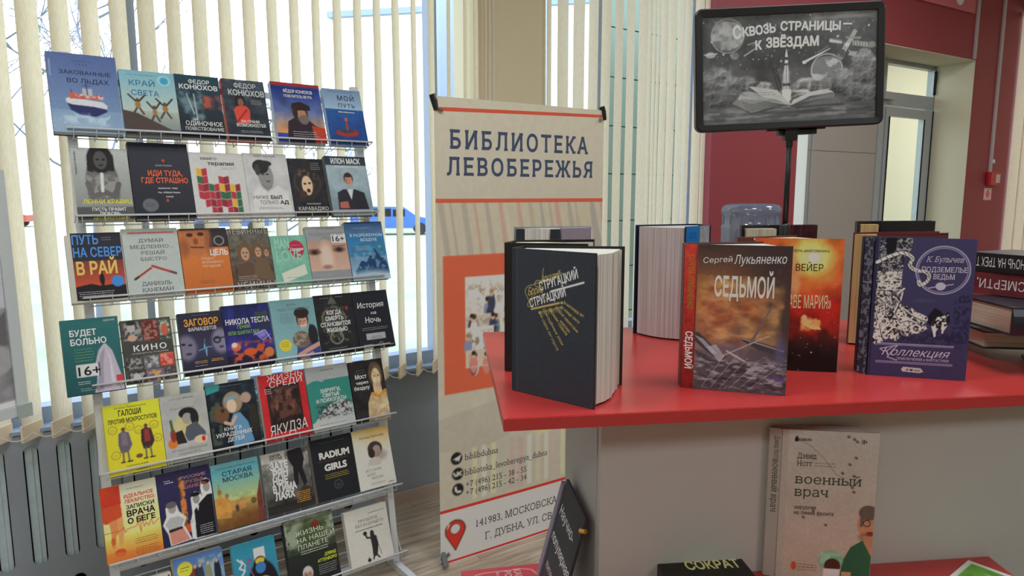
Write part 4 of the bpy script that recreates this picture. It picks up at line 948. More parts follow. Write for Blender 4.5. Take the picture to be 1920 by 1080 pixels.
# ---- row 5
a = A(5, .229, .385, .201, (216, 198, 50), 88, -.014); a.g((222, 204, 56), (208, 190, 42))
for x, y in ((.13, .36), (.43, .34), (.58, .41), (.86, .37), (.90, .57), (.14, .72)): a.ring(x, y, .075, .008, (150, 140, 60)); a.fine(x-.04, x+.04, y, (110, 100, 40), 2, .02, .006)
for x, c1, c2 in ((.31, (120, 106, 116), (96, 90, 106)), (.71, (140, 54, 48), (60, 44, 46))): a.e(x, .37, .035, .03, (90, 74, 60)); a.p([(x-.09, .42), (x, .39), (x+.09, .42), (x+.13, .60), (x+.05, .70), (x-.08, .70), (x-.11, .58)], c2); a.p([(x-.04, .42), (x+.05, .42), (x+.06, .6), (x-.05, .6)], c1); a.l([(x-.04, .68), (x-.05, .82)], .016, (110, 100, 84)); a.l([(x+.04, .68), (x+.05, .82)], .016, (110, 100, 84)); a.l([(x-.09, .83), (x-.03, .83)], .012, (40, 36, 34)); a.l([(x+.02, .83), (x+.10, .83)], .012, (40, 36, 34))
a.e(.54, .78, .06, .03, (110, 76, 50))
a.t('Елена Первушина', .20, .76, .07, .028, (90, 84, 40), -.004, .03).t('ГАЛОШИ', .26, .66, .175, .082, (36, 34, 26), .025).t('ПРОТИВ МОКРОСТУПОВ', .07, .93, .275, .062, (36, 34, 26), .022).fine(.30, .72, .90, (60, 56, 30), 2, .03, .014).t('БОМБОРА', .46, .66, .975, .014, (40, 40, 30), .02)
lean_book(5, .229, .385, .201, 'bright yellow book with two costumed figures on the cover', a, .026, (214, 196, 46), False, -.014)
a = A(5, .3865, .524, .202, (166, 166, 164)); a.n(.08, 4, 3); a.e(.5, .5, .3, .16, (196, 186, 110), .8, .5); a.e(.56, .30, .19, .085, (30, 28, 32)); a.e(.54, .38, .11, .085, (150, 146, 142)); a.e(.70, .38, .09, .12, (34, 32, 36)); a.p([(.45, .62), (.5, .5), (.72, .44), (.9, .62), (.9, .7), (.5, .72)], (80, 84, 96)); a.p([(.24, .74), (.26, .56), (.40, .54), (.48, .74)], (40, 36, 40)); a.e(.33, .50, .05, .045, (196, 176, 160)); a.e(.17, .72, .1, .07, (204, 116, 44)); a.e(.2, .6, .06, .1, (140, 50, 44)); a.l([(.18, .38), (.20, .55)], .028, (70, 90, 60)); a.e(.78, .72, .15, .06, (206, 186, 150)); a.e(.84, .72, .04, .04, (186, 40, 44))
a.fine(.2, .5, .07, (90, 90, 90)).fine(.5, .75, .07, (40, 40, 40), 1, .02, .014).t('Карл Шлёгель', .20, .74, .225, .03, (110, 110, 110), -.002, .03).t('АРОМАТ ИМПЕРИЙ', .12, .90, .85, .035, (110, 112, 116), -.004, .02).t('«Шанель № 5»', .25, .76, .90, .028, (110, 112, 116), 0, .02).t('и «Красная Москва»', .12, .86, .95, .028, (110, 112, 116), 0, .02)
lean_book(5, .3865, .524, .202, 'light grey book with a woman in a black beret and a perfume bottle', a, .02, (166, 166, 164), False)
a = A(5, .527, .685, .215, (40, 46, 52)); a.g((34, 44, 52), (30, 32, 38)); a.n(.5, 8, 8); a.blot((0, .25, .25, .9), (70, 80, 70), 8, 5, .5); a.e(.50, .30, .2, .16, (150, 130, 104)); a.e(.47, .35, .1, .1, (206, 180, 160)); a.l([(.36, .25), (.58, .22)], .03, (110, 150, 176)); a.e(.25, .46, .15, .12, (104, 76, 54)); a.e(.20, .38, .07, .06, (104, 76, 54)); a.e(.28, .40, .04, .03, (60, 40, 32)); a.p([(.42, .56), (.48, .47), (.62, .46), (.76, .62), (.84, .92), (.4, .96), (.46, .7)], (96, 140, 176)); a.l([(.30, .58), (.42, .62), (.52, .52)], .035, (190, 160, 140)); a.e(.78, .26, .11, .08, (170, 140, 126)); a.p([(0, 0), (.28, 0), (.26, .10), (0, .14)], (56, 140, 140)); a.e(.9, .6, .1, .2, (50, 46, 40))
a.t('КНИГА', .26, .62, .70, .052, (210, 218, 222), .015).t('УКРАДЕННЫХ', .08, .82, .78, .058, (210, 218, 222), .02).t('ДЕТЕЙ', .30, .64, .86, .055, (210, 218, 222), .02).fine(.2, .8, .05, (120, 130, 140)).fine(.05, .55, .95, (170, 176, 180), 2).fine(.7, .85, .96, (190, 190, 190))
lean_book(5, .527, .685, .215, 'dark book with a small girl in a blue dress hugging a teddy bear', a, .026, (30, 44, 50))
a = A(5, .698, .860, .219, (186, 44, 48)); a.r(.14, .17, .86, .88, (50, 36, 34)); a.n(.1, 4, 3); a.e(.5, .48, .28, .26, (92, 60, 52), 1, .5); a.blot((.16, .2, .84, .85), (130, 84, 72), 7, 9, .56, .7); a.blot((.16, .2, .84, .85), (30, 24, 26), 9, 19, .55, .7)
a.t('ЖИЗНЬ', .18, .97, .10, .085, (222, 214, 210), .0, 0, .15, 2).t('СРЕДИ', .22, .94, .20, .09, (222, 214, 210), -.004, 0, .1, 3).t('ЯКУДЗА', .10, .92, .92, .155, (226, 222, 216), .0, 0, .15, 4).fine(.1, .26, .22, (220, 200, 200), 3, .03).fine(.15, .42, .955, (220, 190, 190), 2)
lean_book(5, .698, .860, .219, 'red bordered book with dark tattooed back and brush lettering', a, .026, (180, 176, 176))
a = A(5, .865, 1.027, .222, (56, 128, 118)); a.g((150, 156, 158), (160, 166, 166), 0, .22); a.g((52, 130, 120), (60, 130, 120), .22, .8); a.p([(0, .26), (.2, .2), (.35, .25), (.55, .17), (.75, .22), (1, .16), (1, 0), (0, 0)], (156, 160, 162)); a.p([(.04, .86), (.3, .68), (.5, .6), (.75, .56), (1, .66), (1, 1), (0, 1)], (176, 180, 180)); a.blot((.1, .56, .98, .84), (66, 66, 68), 26, 4, .5); a.r(0, .86, 1, 1, (178, 182, 182))
a.t('ХИРУРГИ,', .28, .76, .42, .06, (222, 226, 224), .022).t('СВЯТЫЕ', .32, .72, .49, .055, (222, 226, 224), .022).t('И ПСИХОПАТЫ', .16, .86, .565, .055, (222, 226, 224), .022).fine(.32, .66, .075, (90, 90, 94), 1, .02, .014).fine(.16, .82, .91, (110, 112, 112), 1)
lean_book(5, .865, 1.027, .222, 'teal and grey book with a heap of crumpled stones on the cover', a, .022, (120, 140, 150), False)
a = A(5, 1.032, 1.170, .218, (44, 40, 42)); a.n(.3, 5, 3); a.p([(.34, 1), (.4, .7), (.52, .56), (.8, .52), (1, .56), (1, 1)], (190, 166, 130)); a.e(.74, .26, .2, .22, (96, 78, 58)); a.e(.75, .30, .13, .15, (204, 176, 142)); a.p([(.62, .4), (.85, .4), (.88, .58), (.62, .56)], (196, 168, 134)); a.l([(.56, .56), (.72, .62), (.96, .54)], .04, (206, 140, 50)); a.e(.70, .28, .025, .012, (90, 60, 50)); a.e(.82, .28, .025, .012, (90, 60, 50)); a.l([(.6, .88), (.8, .8), (.98, .76)], .045, (206, 180, 146)); a.l([(.55, .95), (.75, .9)], .03, (200, 172, 138)); a.n(.2, 8, 5)
a.t('Мост', .14, .48, .29, .07, (208, 206, 200), .02).t('через', .14, .50, .38, .05, (208, 206, 200), .02).t('бездну', .06, .52, .47, .06, (208, 206, 200), .02).fine(.18, .46, .16, (110, 106, 104), 2, .04)
lean_book(5, 1.032, 1.170, .218, 'dark book with a classical painted figure, hand on the chest', a, .022, (36, 34, 38), False)
# ---- row 6
a = A(6, .201, .355, .228, (220, 190, 130), 88, .0); a.g((226, 216, 192), (230, 200, 110), 0, .75); a.g((230, 196, 96), (196, 106, 44), .68, 1); a.r(0, 0, .34, .25, (190, 60, 40)); a.g((196, 70, 40), (180, 50, 40), 0, .28, 0, .33); a.p([(0, .26), (.33, .25), (.34, .4), (.3, .46), (.05, .48), (0, .46)], (190, 74, 44)); a.p([(.10, .46), (.26, .44), (.28, .6), (.20, .66), (.16, .82), (.10, .80), (.12, .62)], (204, 130, 76)); a.p([(.24, .44), (.34, .42), (.34, .62), (.30, .80), (.24, .8), (.24, .6)], (214, 146, 90)); a.e(.24, .88, .10, .05, (190, 76, 44)); a.e(.14, .72, .04, .05, (190, 90, 54)); a.p([(0, .86), (1, .92), (1, 1), (0, 1)], (200, 112, 52), .6)
pts = [(.0, .60), (.3, .60), (.34, .56), (.36, .64), (.40, .60), (.56, .59), (.60, .54), (.64, .68), (.66, .46), (.70, .62), (.74, .57), (.78, .62), (.84, .54), (.86, .62), (.98, .56)]
a.l(pts, .006, (190, 80, 60)); a.t('ИДЕАЛЬНОЕ', .40, .93, .195, .048, (190, 44, 44), .025).t('ЛЕКАРСТВО:', .40, .95, .265, .048, (190, 44, 44), .025).t('ЗАПИСКИ', .42, .93, .345, .052, (34, 30, 30), .025).t('ВРАЧА', .42, .93, .445, .078, (34, 30, 30), .035).t('О БЕГЕ', .42, .92, .54, .07, (34, 30, 30), .035).fine(.45, .8, .08, (120, 110, 100)).fine(.5, .94, .76, (90, 70, 40), 3, .028, .008).fine(.5, .94, .88, (90, 70, 40), 4, .028, .008)
lean_book(6, .201, .355, .228, 'orange and cream book with a runner and a heartbeat line', a, .024, (196, 120, 70), False, .0)
a = A(6, .3565, .516, .232, (46, 42, 78), 88, .005); a.g((50, 46, 84), (40, 38, 70)); a.r(.40, .10, .47, .8, (110, 80, 50)); a.blot((.38, .1, .5, .85), (196, 120, 60), 12, 5, .5); a.e(.50, .82, .1, .06, (190, 80, 50))
for (cx, cy, w_, hh) in ((.24, .66, .26, .8), ): pass
a.p([(.02, .70), (.1, .60), (.1, .48), (.18, .42), (.30, .44), (.34, .56), (.46, .66), (.40, .76), (.52, .98), (.12, 1.0), (.10, .84)], (214, 212, 210)); a.p([(.06, .70), (.16, .62), (.32, .62), (.42, .68), (.34, .78), (.12, .78)], (168, 168, 170)); a.p([(.12, .78), (.36, .77), (.38, .80), (.12, .82)], (40, 38, 40)); a.e(.22, .50, .075, .07, (150, 146, 144)); a.e(.21, .45, .10, .045, (96, 92, 94)); a.p([(.12, .82), (.38, .8), (.48, .97), (.14, .99)], (196, 130, 116))
a.p([(.52, .98), (.52, .76), (.58, .62), (.58, .42), (.66, .34), (.76, .36), (.80, .44), (.78, .32), (.80, .22), (.90, .18), (.98, .22), (1, .36), (1, 1), (.6, 1)], (220, 218, 216)); a.p([(.60, .98), (.62, .6), (.72, .52), (.9, .42), (.99, .42), (.99, .99)], (30, 28, 34)); a.e(.68, .45, .065, .065, (140, 136, 134)); a.e(.67, .38, .095, .03, (26, 26, 28)); a.e(.90, .31, .065, .07, (146, 142, 140)); a.e(.89, .235, .085, .035, (26, 26, 28)); a.p([(.66, .54), (.72, .54), (.69, .62)], (220, 220, 220)); a.e(.55, .74, .03, .03, (190, 186, 184))
a.t('РУССКИЕ', .42, .92, .135, .04, (190, 150, 140), .0, .05).t('ДРУЗЬЯ', .44, .86, .205, .045, (180, 120, 100), .0, .05).t('ШАНЕЛЬ', .46, .92, .275, .045, (190, 110, 90), .0, .05).fine(.13, .25, .12, (200, 200, 204), 1, .02, .016).fine(.13, .30, .15, (200, 200, 204), 1, .02, .016).fine(.68, .95, .83, (190, 190, 194), 5, .028)
lean_book(6, .3565, .516, .232, 'navy book with black and white cut-out figures in bowler hats', a, .026, (110, 40, 44), True, .005)
a = A(6, .519, .673, .222, (110, 170, 176), 84, .007); a.g((84, 158, 178), (176, 184, 120), .08, .6); a.g((176, 150, 84), (110, 72, 40), .58, 1); a.e(.9, .98, .7, .2, (110, 70, 40), .8, .7); a.p([(0, .80), (0, .52), (.08, .50), (.12, .40), (.16, .50), (.30, .56), (.34, .66), (.30, .84)], (196, 140, 70)); a.e(.12, .42, .045, .04, (150, 110, 60)); a.e(.26, .50, .04, .04, (150, 104, 60)); a.l([(.12, .30), (.12, .4)], .006, (120, 90, 60)); a.r(.34, .62, .62, .74, (190, 140, 84)); a.e(.44, .72, .04, .06, (100, 70, 50)); a.p([(.86, 1), (.88, .6), (.94, .45), (1, .3), (1, 1)], (110, 60, 54)); a.e(.80, .66, .06, .05, (90, 84, 50)); a.n(.15, 10, 5, (0, .5, 1, 1))
a.t('СТАРАЯ', .22, .84, .195, .068, (44, 66, 84), .02).t('МОСКВА', .22, .86, .285, .068, (44, 66, 84), .02).t('Татьяна Миронова-Пушкина', .08, .94, .08, .022, (50, 70, 84))
lean_book(6, .519, .673, .222, 'turquoise and gold book with an old town street painting', a, .026, (90, 170, 196), True, .007)
a = A(6, .683, .849, .221, (110, 112, 104), 84, .012); a.g((150, 150, 146), (54, 54, 52), .1, .9); a.n(.5, 7, 3); a.r(0, .86, 1, 1, (44, 40, 40), .9); a.r(0, 0, .5, .16, (190, 188, 184), .8); a.p([(.56, .02), (.86, .0), (.9, .2), (.84, .34), (.9, .6), (.82, .66), (.74, .4), (.70, .62), (.62, .6), (.64, .3), (.56, .16)], (36, 34, 38)); a.e(.84, .78, .14, .13, (60, 56, 44))
for i, (s_, u0, u1) in enumerate((('ЗАТЕ', .16, .54), ('РЯН', .20, .52), ('НЫЕ', .18, .50), ('В ГИМА', .16, .66), ('ЛАЯХ', .18, .60))): a.t(s_, u0, u1, .28+.125*i, .115, (214, 214, 210), .05)
a.t('ХАРЛИ', .18, .40, .075, .04, (40, 36, 36), .03).t('РУСТАД', .18, .44, .125, .04, (40, 36, 36), .03).fine(.62, .94, .74, (206, 140, 40), 6, .032, .018)
lean_book(6, .683, .849, .221, 'grey book with a hiker in the woods and blocky white title', a, .024, (150, 148, 140), True, .012)
a = A(6, .854, 1.020, .233, (36, 38, 42), 84, .011); a.ring(.54, .78, .09, .012, (66, 74, 84)); a.e(.54, .79, .05, .03, (56, 62, 72)); a.r(0, 0, .035, 1, (84, 78, 72)); a.t('RADIUM', .20, .90, .33, .098, (216, 212, 200), .05).t('GIRLS', .28, .80, .53, .098, (216, 212, 200), .05).fine(.16, .9, .375, (110, 64, 54), 1, .02, .012).fine(.26, .84, .60, (190, 160, 50), 3, .03, .010).fine(.2, .9, .08, (70, 72, 76))
lean_book(6, .854, 1.020, .233, 'black book with bold cream Latin lettering on the sixth shelf', a, .028, (150, 144, 134), True, .011)
a = A(6, 1.022, 1.171, .232, (206, 204, 198), 84, .010); a.g((214, 170, 96), (206, 204, 200), 0, .42); a.e(.1, .3, .3, .25, (212, 206, 196), .7, .9); a.e(.56, .36, .2, .13, (70, 56, 54)); a.e(.60, .40, .12, .1, (160, 140, 132)); a.e(.70, .48, .16, .08, (130, 110, 100), .5, 1); a.p([(.3, .62), (.36, .52), (.6, .5), (.7, .58), (.66, .64)], (190, 184, 178)); a.e(.72, .37, .03, .02, (90, 70, 66)); a.e(.45, .42, .09, .08, (60, 46, 46))
a.t('Хелен Келлер', .17, .86, .16, .04, (70, 60, 54), -.006, .03).t('ИСТОРИЯ', .22, .64, .72, .042, (120, 118, 116), -.006, .03).t('МОЕЙ', .24, .46, .79, .042, (120, 118, 116), -.006, .03).t('ЖИЗНИ', .34, .66, .855, .042, (120, 118, 116), -.006, .03).fine(.3, .7, .92, (150, 146, 140), 2).t('БОМБОРА', .78, .96, .965, .016, (40, 40, 40), .02)
lean_book(6, 1.022, 1.171, .232, 'cream and yellow book with the profile portrait of a woman', a, .022, (206, 200, 186), False, .010)
# ---- row 7
a = A(7, .235, .372, .180, (186, 182, 176)); a.t('ЕМ', .72, .97, .115, .07, (60, 60, 60), .02)
lean_book(7, .235, .372, .180, 'cream book low on the bottom shelf, only its upper edge in view', a, .030, (206, 200, 186), False)
a = A(7, .380, .531, .209, (90, 120, 170)); a.g((80, 120, 180), (170, 180, 190)); a.blot((.3, .05, 1, 1), (150, 170, 170), 6, 3, .5)
for x, c_ in ((.42, (70, 50, 50)), (.52, (50, 60, 80)), (.68, (130, 136, 116)), (.86, (36, 44, 60)), (.34, (120, 60, 54))): a.e(x, .36, .07, .22, c_); a.e(x, .17, .03, .03, (190, 160, 140))
a.e(.22, .17, .15, .11, (226, 206, 70)).fine(.13, .31, .15, (110, 90, 40), 1, .02, .014).fine(.12, .3, .19, (110, 90, 40)); a.blot((0, .4, 1, 1), (70, 50, 50), 7, 9, .52)
lean_book(7, .380, .531, .209, 'thick book with a group scene and yellow round sticker on the bottom shelf', a, .036, (226, 190, 130), False)
a = A(7, .560, .703, .198, (52, 136, 164)); a.g((56, 140, 166), (50, 128, 160)); a.e(.62, .75, .36, .42, (36, 32, 38)); a.r(.48, .12, .74, .34, (206, 206, 206)); a.e(.60, .40, .16, .14, (40, 34, 40)); a.e(.60, .33, .11, .05, (220, 180, 60)); a.e(.60, .44, .12, .09, (60, 120, 180)); a.e(.64, .70, .18, .12, (206, 170, 60)); a.e(.64, .85, .1, .08, (190, 170, 90)); a.l([(.3, .3), (.42, .55), (.36, .7)], .012, (150, 80, 130)); a.e(.38, .28, .04, .03, (170, 70, 110))
a.l([(.10,.22),(.2,.3),(.12,.36),(.24,.42),(.13,.5),(.25,.56),(.15,.64)], .018, (220,226,226)); a.l([(.18,.24),(.26,.34),(.2,.46)], .012, (220,226,226))
lean_book(7, .560, .703, .198, 'turquoise book with a dark robed figure in a tall white cap', a, .026, (96, 176, 200), True)
a = A(7, .740, .919, .229, (60, 70, 56), 92); a.g((120, 134, 110), (70, 84, 66), 0, .4); a.n(.4, 9, 5, (0, 0, 1, .5)); a.blot((0, 0, 1, .42), (160, 170, 150), 8, 4, .5, .8); a.e(.55, .28, .3, .22, (66, 84, 48), .8, .5); a.e(.62, .14, .08, .05, (130, 50, 40)); a.g((44, 48, 44), (36, 38, 40), .5, 1); a.face(.34, .82, .16, (176, 140, 124), (190, 186, 184), (40, 44, 60))
a.t('ЖИЗНЬ', .20, .78, .255, .07, (206, 214, 196), -.006, rot=1).t('НА НАШЕЙ', .22, .99, .355, .07, (206, 214, 196), -.006, rot=1).t('ПЛАНЕТЕ', .22, .84, .455, .07, (206, 214, 196), -.006, rot=1).fine(.24, .86, .49, (206, 210, 200), 2, .032, .014).t('ДЭВИД', .72, .96, .63, .042, (196, 206, 60), .025, 0, .15).t('АТТЕНБОРО', .56, .96, .70, .042, (196, 206, 60), .025, 0, .15).fine(.55, .95, .75, (170, 170, 170), 5, .03)
lean_book(7, .740, .919, .229, 'thick dark green book standing out on the bottom shelf', a, .036, (40, 44, 48), False, group='books displayed face out on the wire rack')
a = A(7, .961, 1.133, .201, (198, 196, 190), 84); a.e(.57, .46, .045, .045, (50, 50, 50)); a.l([(.57, .5), (.58, .76)], .05, (46, 46, 48)); a.p([(.52, .5), (.66, .52), (.68, .66), (.62, .86), (.52, .86), (.53, .66)], (46, 46, 48)); a.l([(.53, .54), (.44, .52), (.42, .46)], .018, (46, 46, 48)); a.e(.41, .44, .045, .035, (40, 40, 42)); a.l([(.54, .86), (.52, .90)], .016, (30, 30, 30)); a.l([(.62, .86), (.66, .90)], .016, (30, 30, 30)); a.l([(.67, .66), (.72, .86)], .005, (60, 60, 60)); a.e(.42, .90, .04, .03, (40, 40, 42)); a.l([(.42, .85), (.42, .88)], .008, (40, 40, 42))
a.fine(.55, .95, .12, (130, 128, 124), 1, .02, .022).t('ПРОШЛОЕ', .30, .76, .235, .045, (80, 78, 76), -.004, .04).t('БЕЗ БУДУЩЕГО', .22, .88, .31, .045, (80, 78, 76), -.004, .04).fine(.2, .9, .375, (90, 88, 86), 1, .02, .02)
lean_book(7, .961, 1.133, .201, 'white book with a small figure raising his hat, rightmost of the bottom shelf', a, .026, (196, 194, 190), True)
# ------------------------------------------------------------------ library banner
DB = np.array([.83429, .55132]); PB = np.array([-.27292, 2.53633])
ban = empty('x_stand_banner', 'tall library banner with an orange photo panel and red lines on a thin stand', 'banner', frame((PB[0], PB[1], 0), (DB[0], DB[1], 0), (0, 0, 1)))
BW, BH = .80, 1.80
def bow(u, v): return -.004*np.sin(np.pi*u)*1.0+.006*np.sin(2*np.pi*v)*0
def bu(s): return (s+.008)/BW
def bv(z): return 1-z/BH
a = Art(BW, BH, (176, 170, 152), 190, 1.75); a.grain = .04
a.g((184, 178, 160), (176, 170, 154), 0, .22)
a.g((176, 168, 148), (172, 168, 156), .21, 1)
rs = random.Random(8)
for k in range(17):
    x = .02+.06*k+rs.uniform(-.02, .02); w = rs.uniform(.012, .03); c = rs.choice([(160, 148, 130), (150, 140, 132), (184, 176, 156), (176, 132, 120), (140, 136, 136), (170, 168, 140), (196, 190, 172)])
    a.p([(x, .21), (x+w, .21), (x+w+.05+.01*k*.3, .36), (x+.05, .36)], c, .6)
a.blot((0, .60, 1, .76), (196, 192, 178), 4, 3, .5, .6, soft=.4)
a.p([(0, .67), (.55, .63), (.6, .70), (.2, .76), (0, .74)], (158, 152, 140), .5)
for k in range(16):
    x = .18+.055*k; c = rs.choice([(190, 184, 160), (180, 150, 148), (196, 198, 150), (170, 168, 156), (206, 202, 190), (186, 160, 160)])
    a.r(x, .745, x+.028, .865, c, .55)
a.e(.62, .735, .06, .012, (200, 200, 130), .8, .9); a.e(.9, .75, .05, .02, (196, 204, 140), .7, .9)
a.r(0, bv(.222), 1, 1, (196, 196, 188))
RED = (196, 78, 58)
a.quad([(.02, bv(1.762)), (.02, bv(1.748)), (1, bv(1.770)), (1, bv(1.782))], RED)
for za, zb, c_ in ((1.434, 1.419, (196, 84, 62)), (.228, .216, (196, 52, 46)), (.014, .005, (196, 52, 46))): a.quad([(0, bv(za)), (0, bv(zb)), (1, bv(zb)), (1, bv(za))], c_)
a.r(bu(.018), bv(1.223), bu(.70), bv(.690), (196, 88, 62))
# photo collage on the orange panel
x0, x1, y0, y1 = bu(.111), bu(.60), bv(1.137), bv(.782)
a.r(x0, y0, x1, y1, (170, 160, 146))
def pane(u0, v0, u1, v1, seed, bgc, n):
    U0, U1 = x0+(x1-x0)*u0, x0+(x1-x0)*u1; V0, V1 = y0+(y1-y0)*v0, y0+(y1-y0)*v1
    a.r(U0, V0, U1, V1, bgc); r_ = random.Random(seed); a.blot((U0, V0, U1, V1), (120, 96, 78), 50, seed, .56, .8)
    for _ in range(n):
        cx = r_.uniform(U0+.01, U1-.01); cy = r_.uniform(V0+(V1-V0)*.35, V1-.012); c = r_.choice([(56, 58, 76), (150, 150, 170), (196, 186, 186), (60, 50, 54), (120, 130, 160), (190, 120, 110), (80, 96, 110)])
        a.e(cx, cy+.016, .022, .02, c, 1, .3); a.e(cx, cy-.004, .011, .0065, (196, 160, 136), 1, .3); a.e(cx, cy-.009, .012, .005, r_.choice([(60, 44, 36), (150, 116, 70), (40, 36, 38)]), 1, .3)
    a.r(U0, V1-.0015, U1, V1, (206, 204, 196))
pane(0, 0, 1, .42, 3, (206, 200, 190), 16); pane(0, .42, .32, .56, 4, (180, 172, 160), 5); pane(.32, .42, 1, .72, 5, (200, 194, 176), 9); pane(0, .56, .26, .86, 6, (206, 202, 196), 3); pane(0, .80, 1, 1, 7, (190, 170, 150), 12); pane(.26, .72, 1, .80, 9, (150, 130, 100), 4)
# round contact marks (telegram-like plane, message, handset)
BK = (28, 28, 28)
for z in (.428, .364, .300): a.e(bu(.067 if z > .4 else .0715), bv(z), .0315, .0140, BK, 1, .06)
a.p([(bu(.048), bv(.426)), (bu(.088), bv(.441)), (bu(.078), bv(.413)), (bu(.068), bv(.420)), (bu(.064), bv(.414)), (bu(.062), bv(.423))], (200, 200, 190))
a.l([(bu(.053), bv(.370)), (bu(.062), bv(.357)), (bu(.070), bv(.358)), (bu(.070), bv(.371))], .0045, (200, 200, 190)); a.l([(bu(.070), bv(.364)), (bu(.088), bv(.371))], .004, (200, 200, 190)); a.l([(bu(.070), bv(.364)), (bu(.088), bv(.357))], .004, (200, 200, 190))
a.l([(bu(.061), bv(.310)), (bu(.062), bv(.298)), (bu(.070), bv(.290)), (bu(.082), bv(.289))], .006, (200, 200, 190))
# map pin
P_ = [(bu(.058+.047*math.sin(t)), bv(.135+.043*math.cos(t))) for t in np.linspace(-2.0, 2.0, 22)]+[(bu(.058), bv(.046))]
a.p(P_, (60, 40, 40)); P_ = [(bu(.058+.042*math.sin(t)), bv(.135+.038*math.cos(t))) for t in np.linspace(-2.0, 2.0, 22)]+[(bu(.058), bv(.054))]
a.p(P_, (196, 50, 38)); a.e(bu(.058), bv(.140), .030, .0125, (60, 40, 40)); a.e(bu(.058), bv(.140), .026, .0108, (206, 206, 200)); a.l([(bu(.024), bv(.15)), (bu(.03), bv(.165))], .004, (226, 190, 180))
NV = (58, 68, 92)
a.t('БИБЛИОТЕКА', bu(.054), bu(.706), bv(1.618), .066/BH, NV, .026, .055, space=1.34)
a.t('ЛЕВОБЕРЕЖЬЯ', bu(.040), bu(.732), bv(1.521), .064/BH, NV, .026, .055, space=1.30)
TX = (70, 68, 64)
a.t('biblibdubna', bu(.103), bu(.257), bv(.413), .026/BH, TX, 0, .04).t('biblioteka_levoberegiya_dubna', bu(.102), bu(.504), bv(.350), .026/BH, TX, 0, .04)
a.t('+7 (496) 215 - 38 - 55', bu(.107), bu(.397), bv(.300), .024/BH, TX, 0, .03).t('+7 (496) 215 - 42 - 34', bu(.107), bu(.397), bv(.266), .024/BH, TX, 0, .03)
a.t('141983, МОСКОВСКАЯ ОБЛ.,', bu(.152), bu(.700), bv(.122), .032/BH, TX, 0, .05).t('Г. ДУБНА, УЛ. СВОБОДЫ', bu(.194), bu(.690), bv(.056), .032/BH, TX, 0, .05)
sheet = MB()
V = []; F = []; nx, ny = 20, 3
for j in range(ny+1):
    for i in range(nx+1): V.append((BW*i/nx, float(bow(i/nx, 0))+.0006, BH*j/ny))
for j in range(ny):
    for i in range(nx): q = j*(nx+1)+i; F.append((q, q+1, q+nx+2, q+nx+1))
sh = mesh_obj('vinyl_sheet', V, F, mat('vinyl_back', (225, 222, 212), .5), ban, True); sh.location = (-.008, 0, .001)
a.emit(sh, PRINT_MATTE, .0003, curve=bow)
mb = MB()
for s_ in (0.0, .784): mb.tube([(s_, .012, 1.79), (.40+(.02 if s_ else -.02), .11, .98)], .005, 6)
for s_ in (0.0, .784): mb.tube([(s_, .012, .02), (.40+(.02 if s_ else -.02), .11, .98)], .005, 6)
mb.tube([(.38, .11, 1.02), (.42, .11, .94)], .016, 8); mb.build('x_frame', M_black, ban)
MB().tube([(.40, .115, .96), (.40, .62, .01)], .006, 6).build('rear_leg', M_black, ban)
for (x, z, s_) in ((-.006, 1.785, -1), (.79, 1.795, 1)):
    MB().tube([(x-.008, .004, z+.022), (x, .004, z), (x+.006, .0, z-.034)], [.012, .013, .009], 8).build('corner_clip', M_black, ban)
    MB().tube([(x+.022*(-s_)*1, -.0085, z-.034), (x+.022*(-s_)*1, -.0035, z-.034)], .008, 12).build('eyelet', M_chrome, ban)
for x in (.0, .784):
    MB().tube([(x+.004, .004, .055), (x-.002, -.03, .012)], [.010, .013], 8).tube([(x, .0, .03), (x+.03, .0, .045)], .008, 8).build('foot_clip', mat('grey_plastic', (110, 112, 116), .5), ban)

# ------------------------------------------------------------------ framed poster at the left edge
DP = np.array([.40403, .91474])
pf = empty('poster_stand', 'white framed grey poster on a stand at the left edge', 'poster', frame((-1.207-DP[0]*.42, 1.664-DP[1]*.42, .902), (DP[0], DP[1], .0), (-DP[0]*.028, -DP[1]*.028, 1)))
MB().box(0, .42, 0, .02, 0, .026).box(0, .42, 0, .02, .574, .60).box(.394, .42, 0, .02, .0265, .5735).box(0, .026, 0, .02, .0265, .5735).build('frame', mat('poster_frame_white', (206, 214, 216), .4), pf)
MB().box(.392, .426, -.004, .022, -.006, .028).build('corner_cap', mat('corner_grey_green', (170, 184, 182), .4), pf)
a = Art(.366, .546, (176, 180, 190), 90, 1.5); a.g((190, 194, 206), (176, 176, 184), 0, .62); a.r(0, .55, 1, .97, (120, 120, 124)); a.n(.35, 9, 4, (0, .55, 1, .97)); a.p([(0, .55), (0, .48), (.3, .56), (.6, .6), (.8, .7), (.92, .62), (1, .56), (1, .72), (0, .72)], (96, 96, 100)); a.e(.9, .78, .12, .07, (150, 150, 154)); a.e(.75, .70, .1, .05, (140, 140, 142)); a.r(0, .97, 1, 1, (200, 204, 208)); a.e(.84, .375, .018, .012, (220, 70, 50)); a.fine(.62, .86, .40, (60, 60, 70), 1, .02, .01)
bk = MB().box(.0265, .3935, .006, .015, .0265, .5735).build('poster_sheet', mat('poster_paper', (210, 212, 216), .5), pf)
e_ = empty('printed_face'); e_.parent = pf; e_.location = (.027, .0055, .027); a.emit(e_, PRINT, .0004)
MB().tube([(.2, .035, .3), (.2, .035, -.88)], .012, 8).tube([(.2, .021, .2), (.2, .045, .2)], .02, 8).build('pole', M_white_metal, pf)
MB().box(.03, .37, -.12, .19, -.90, -.885, .04).build('base', M_white_metal, pf)

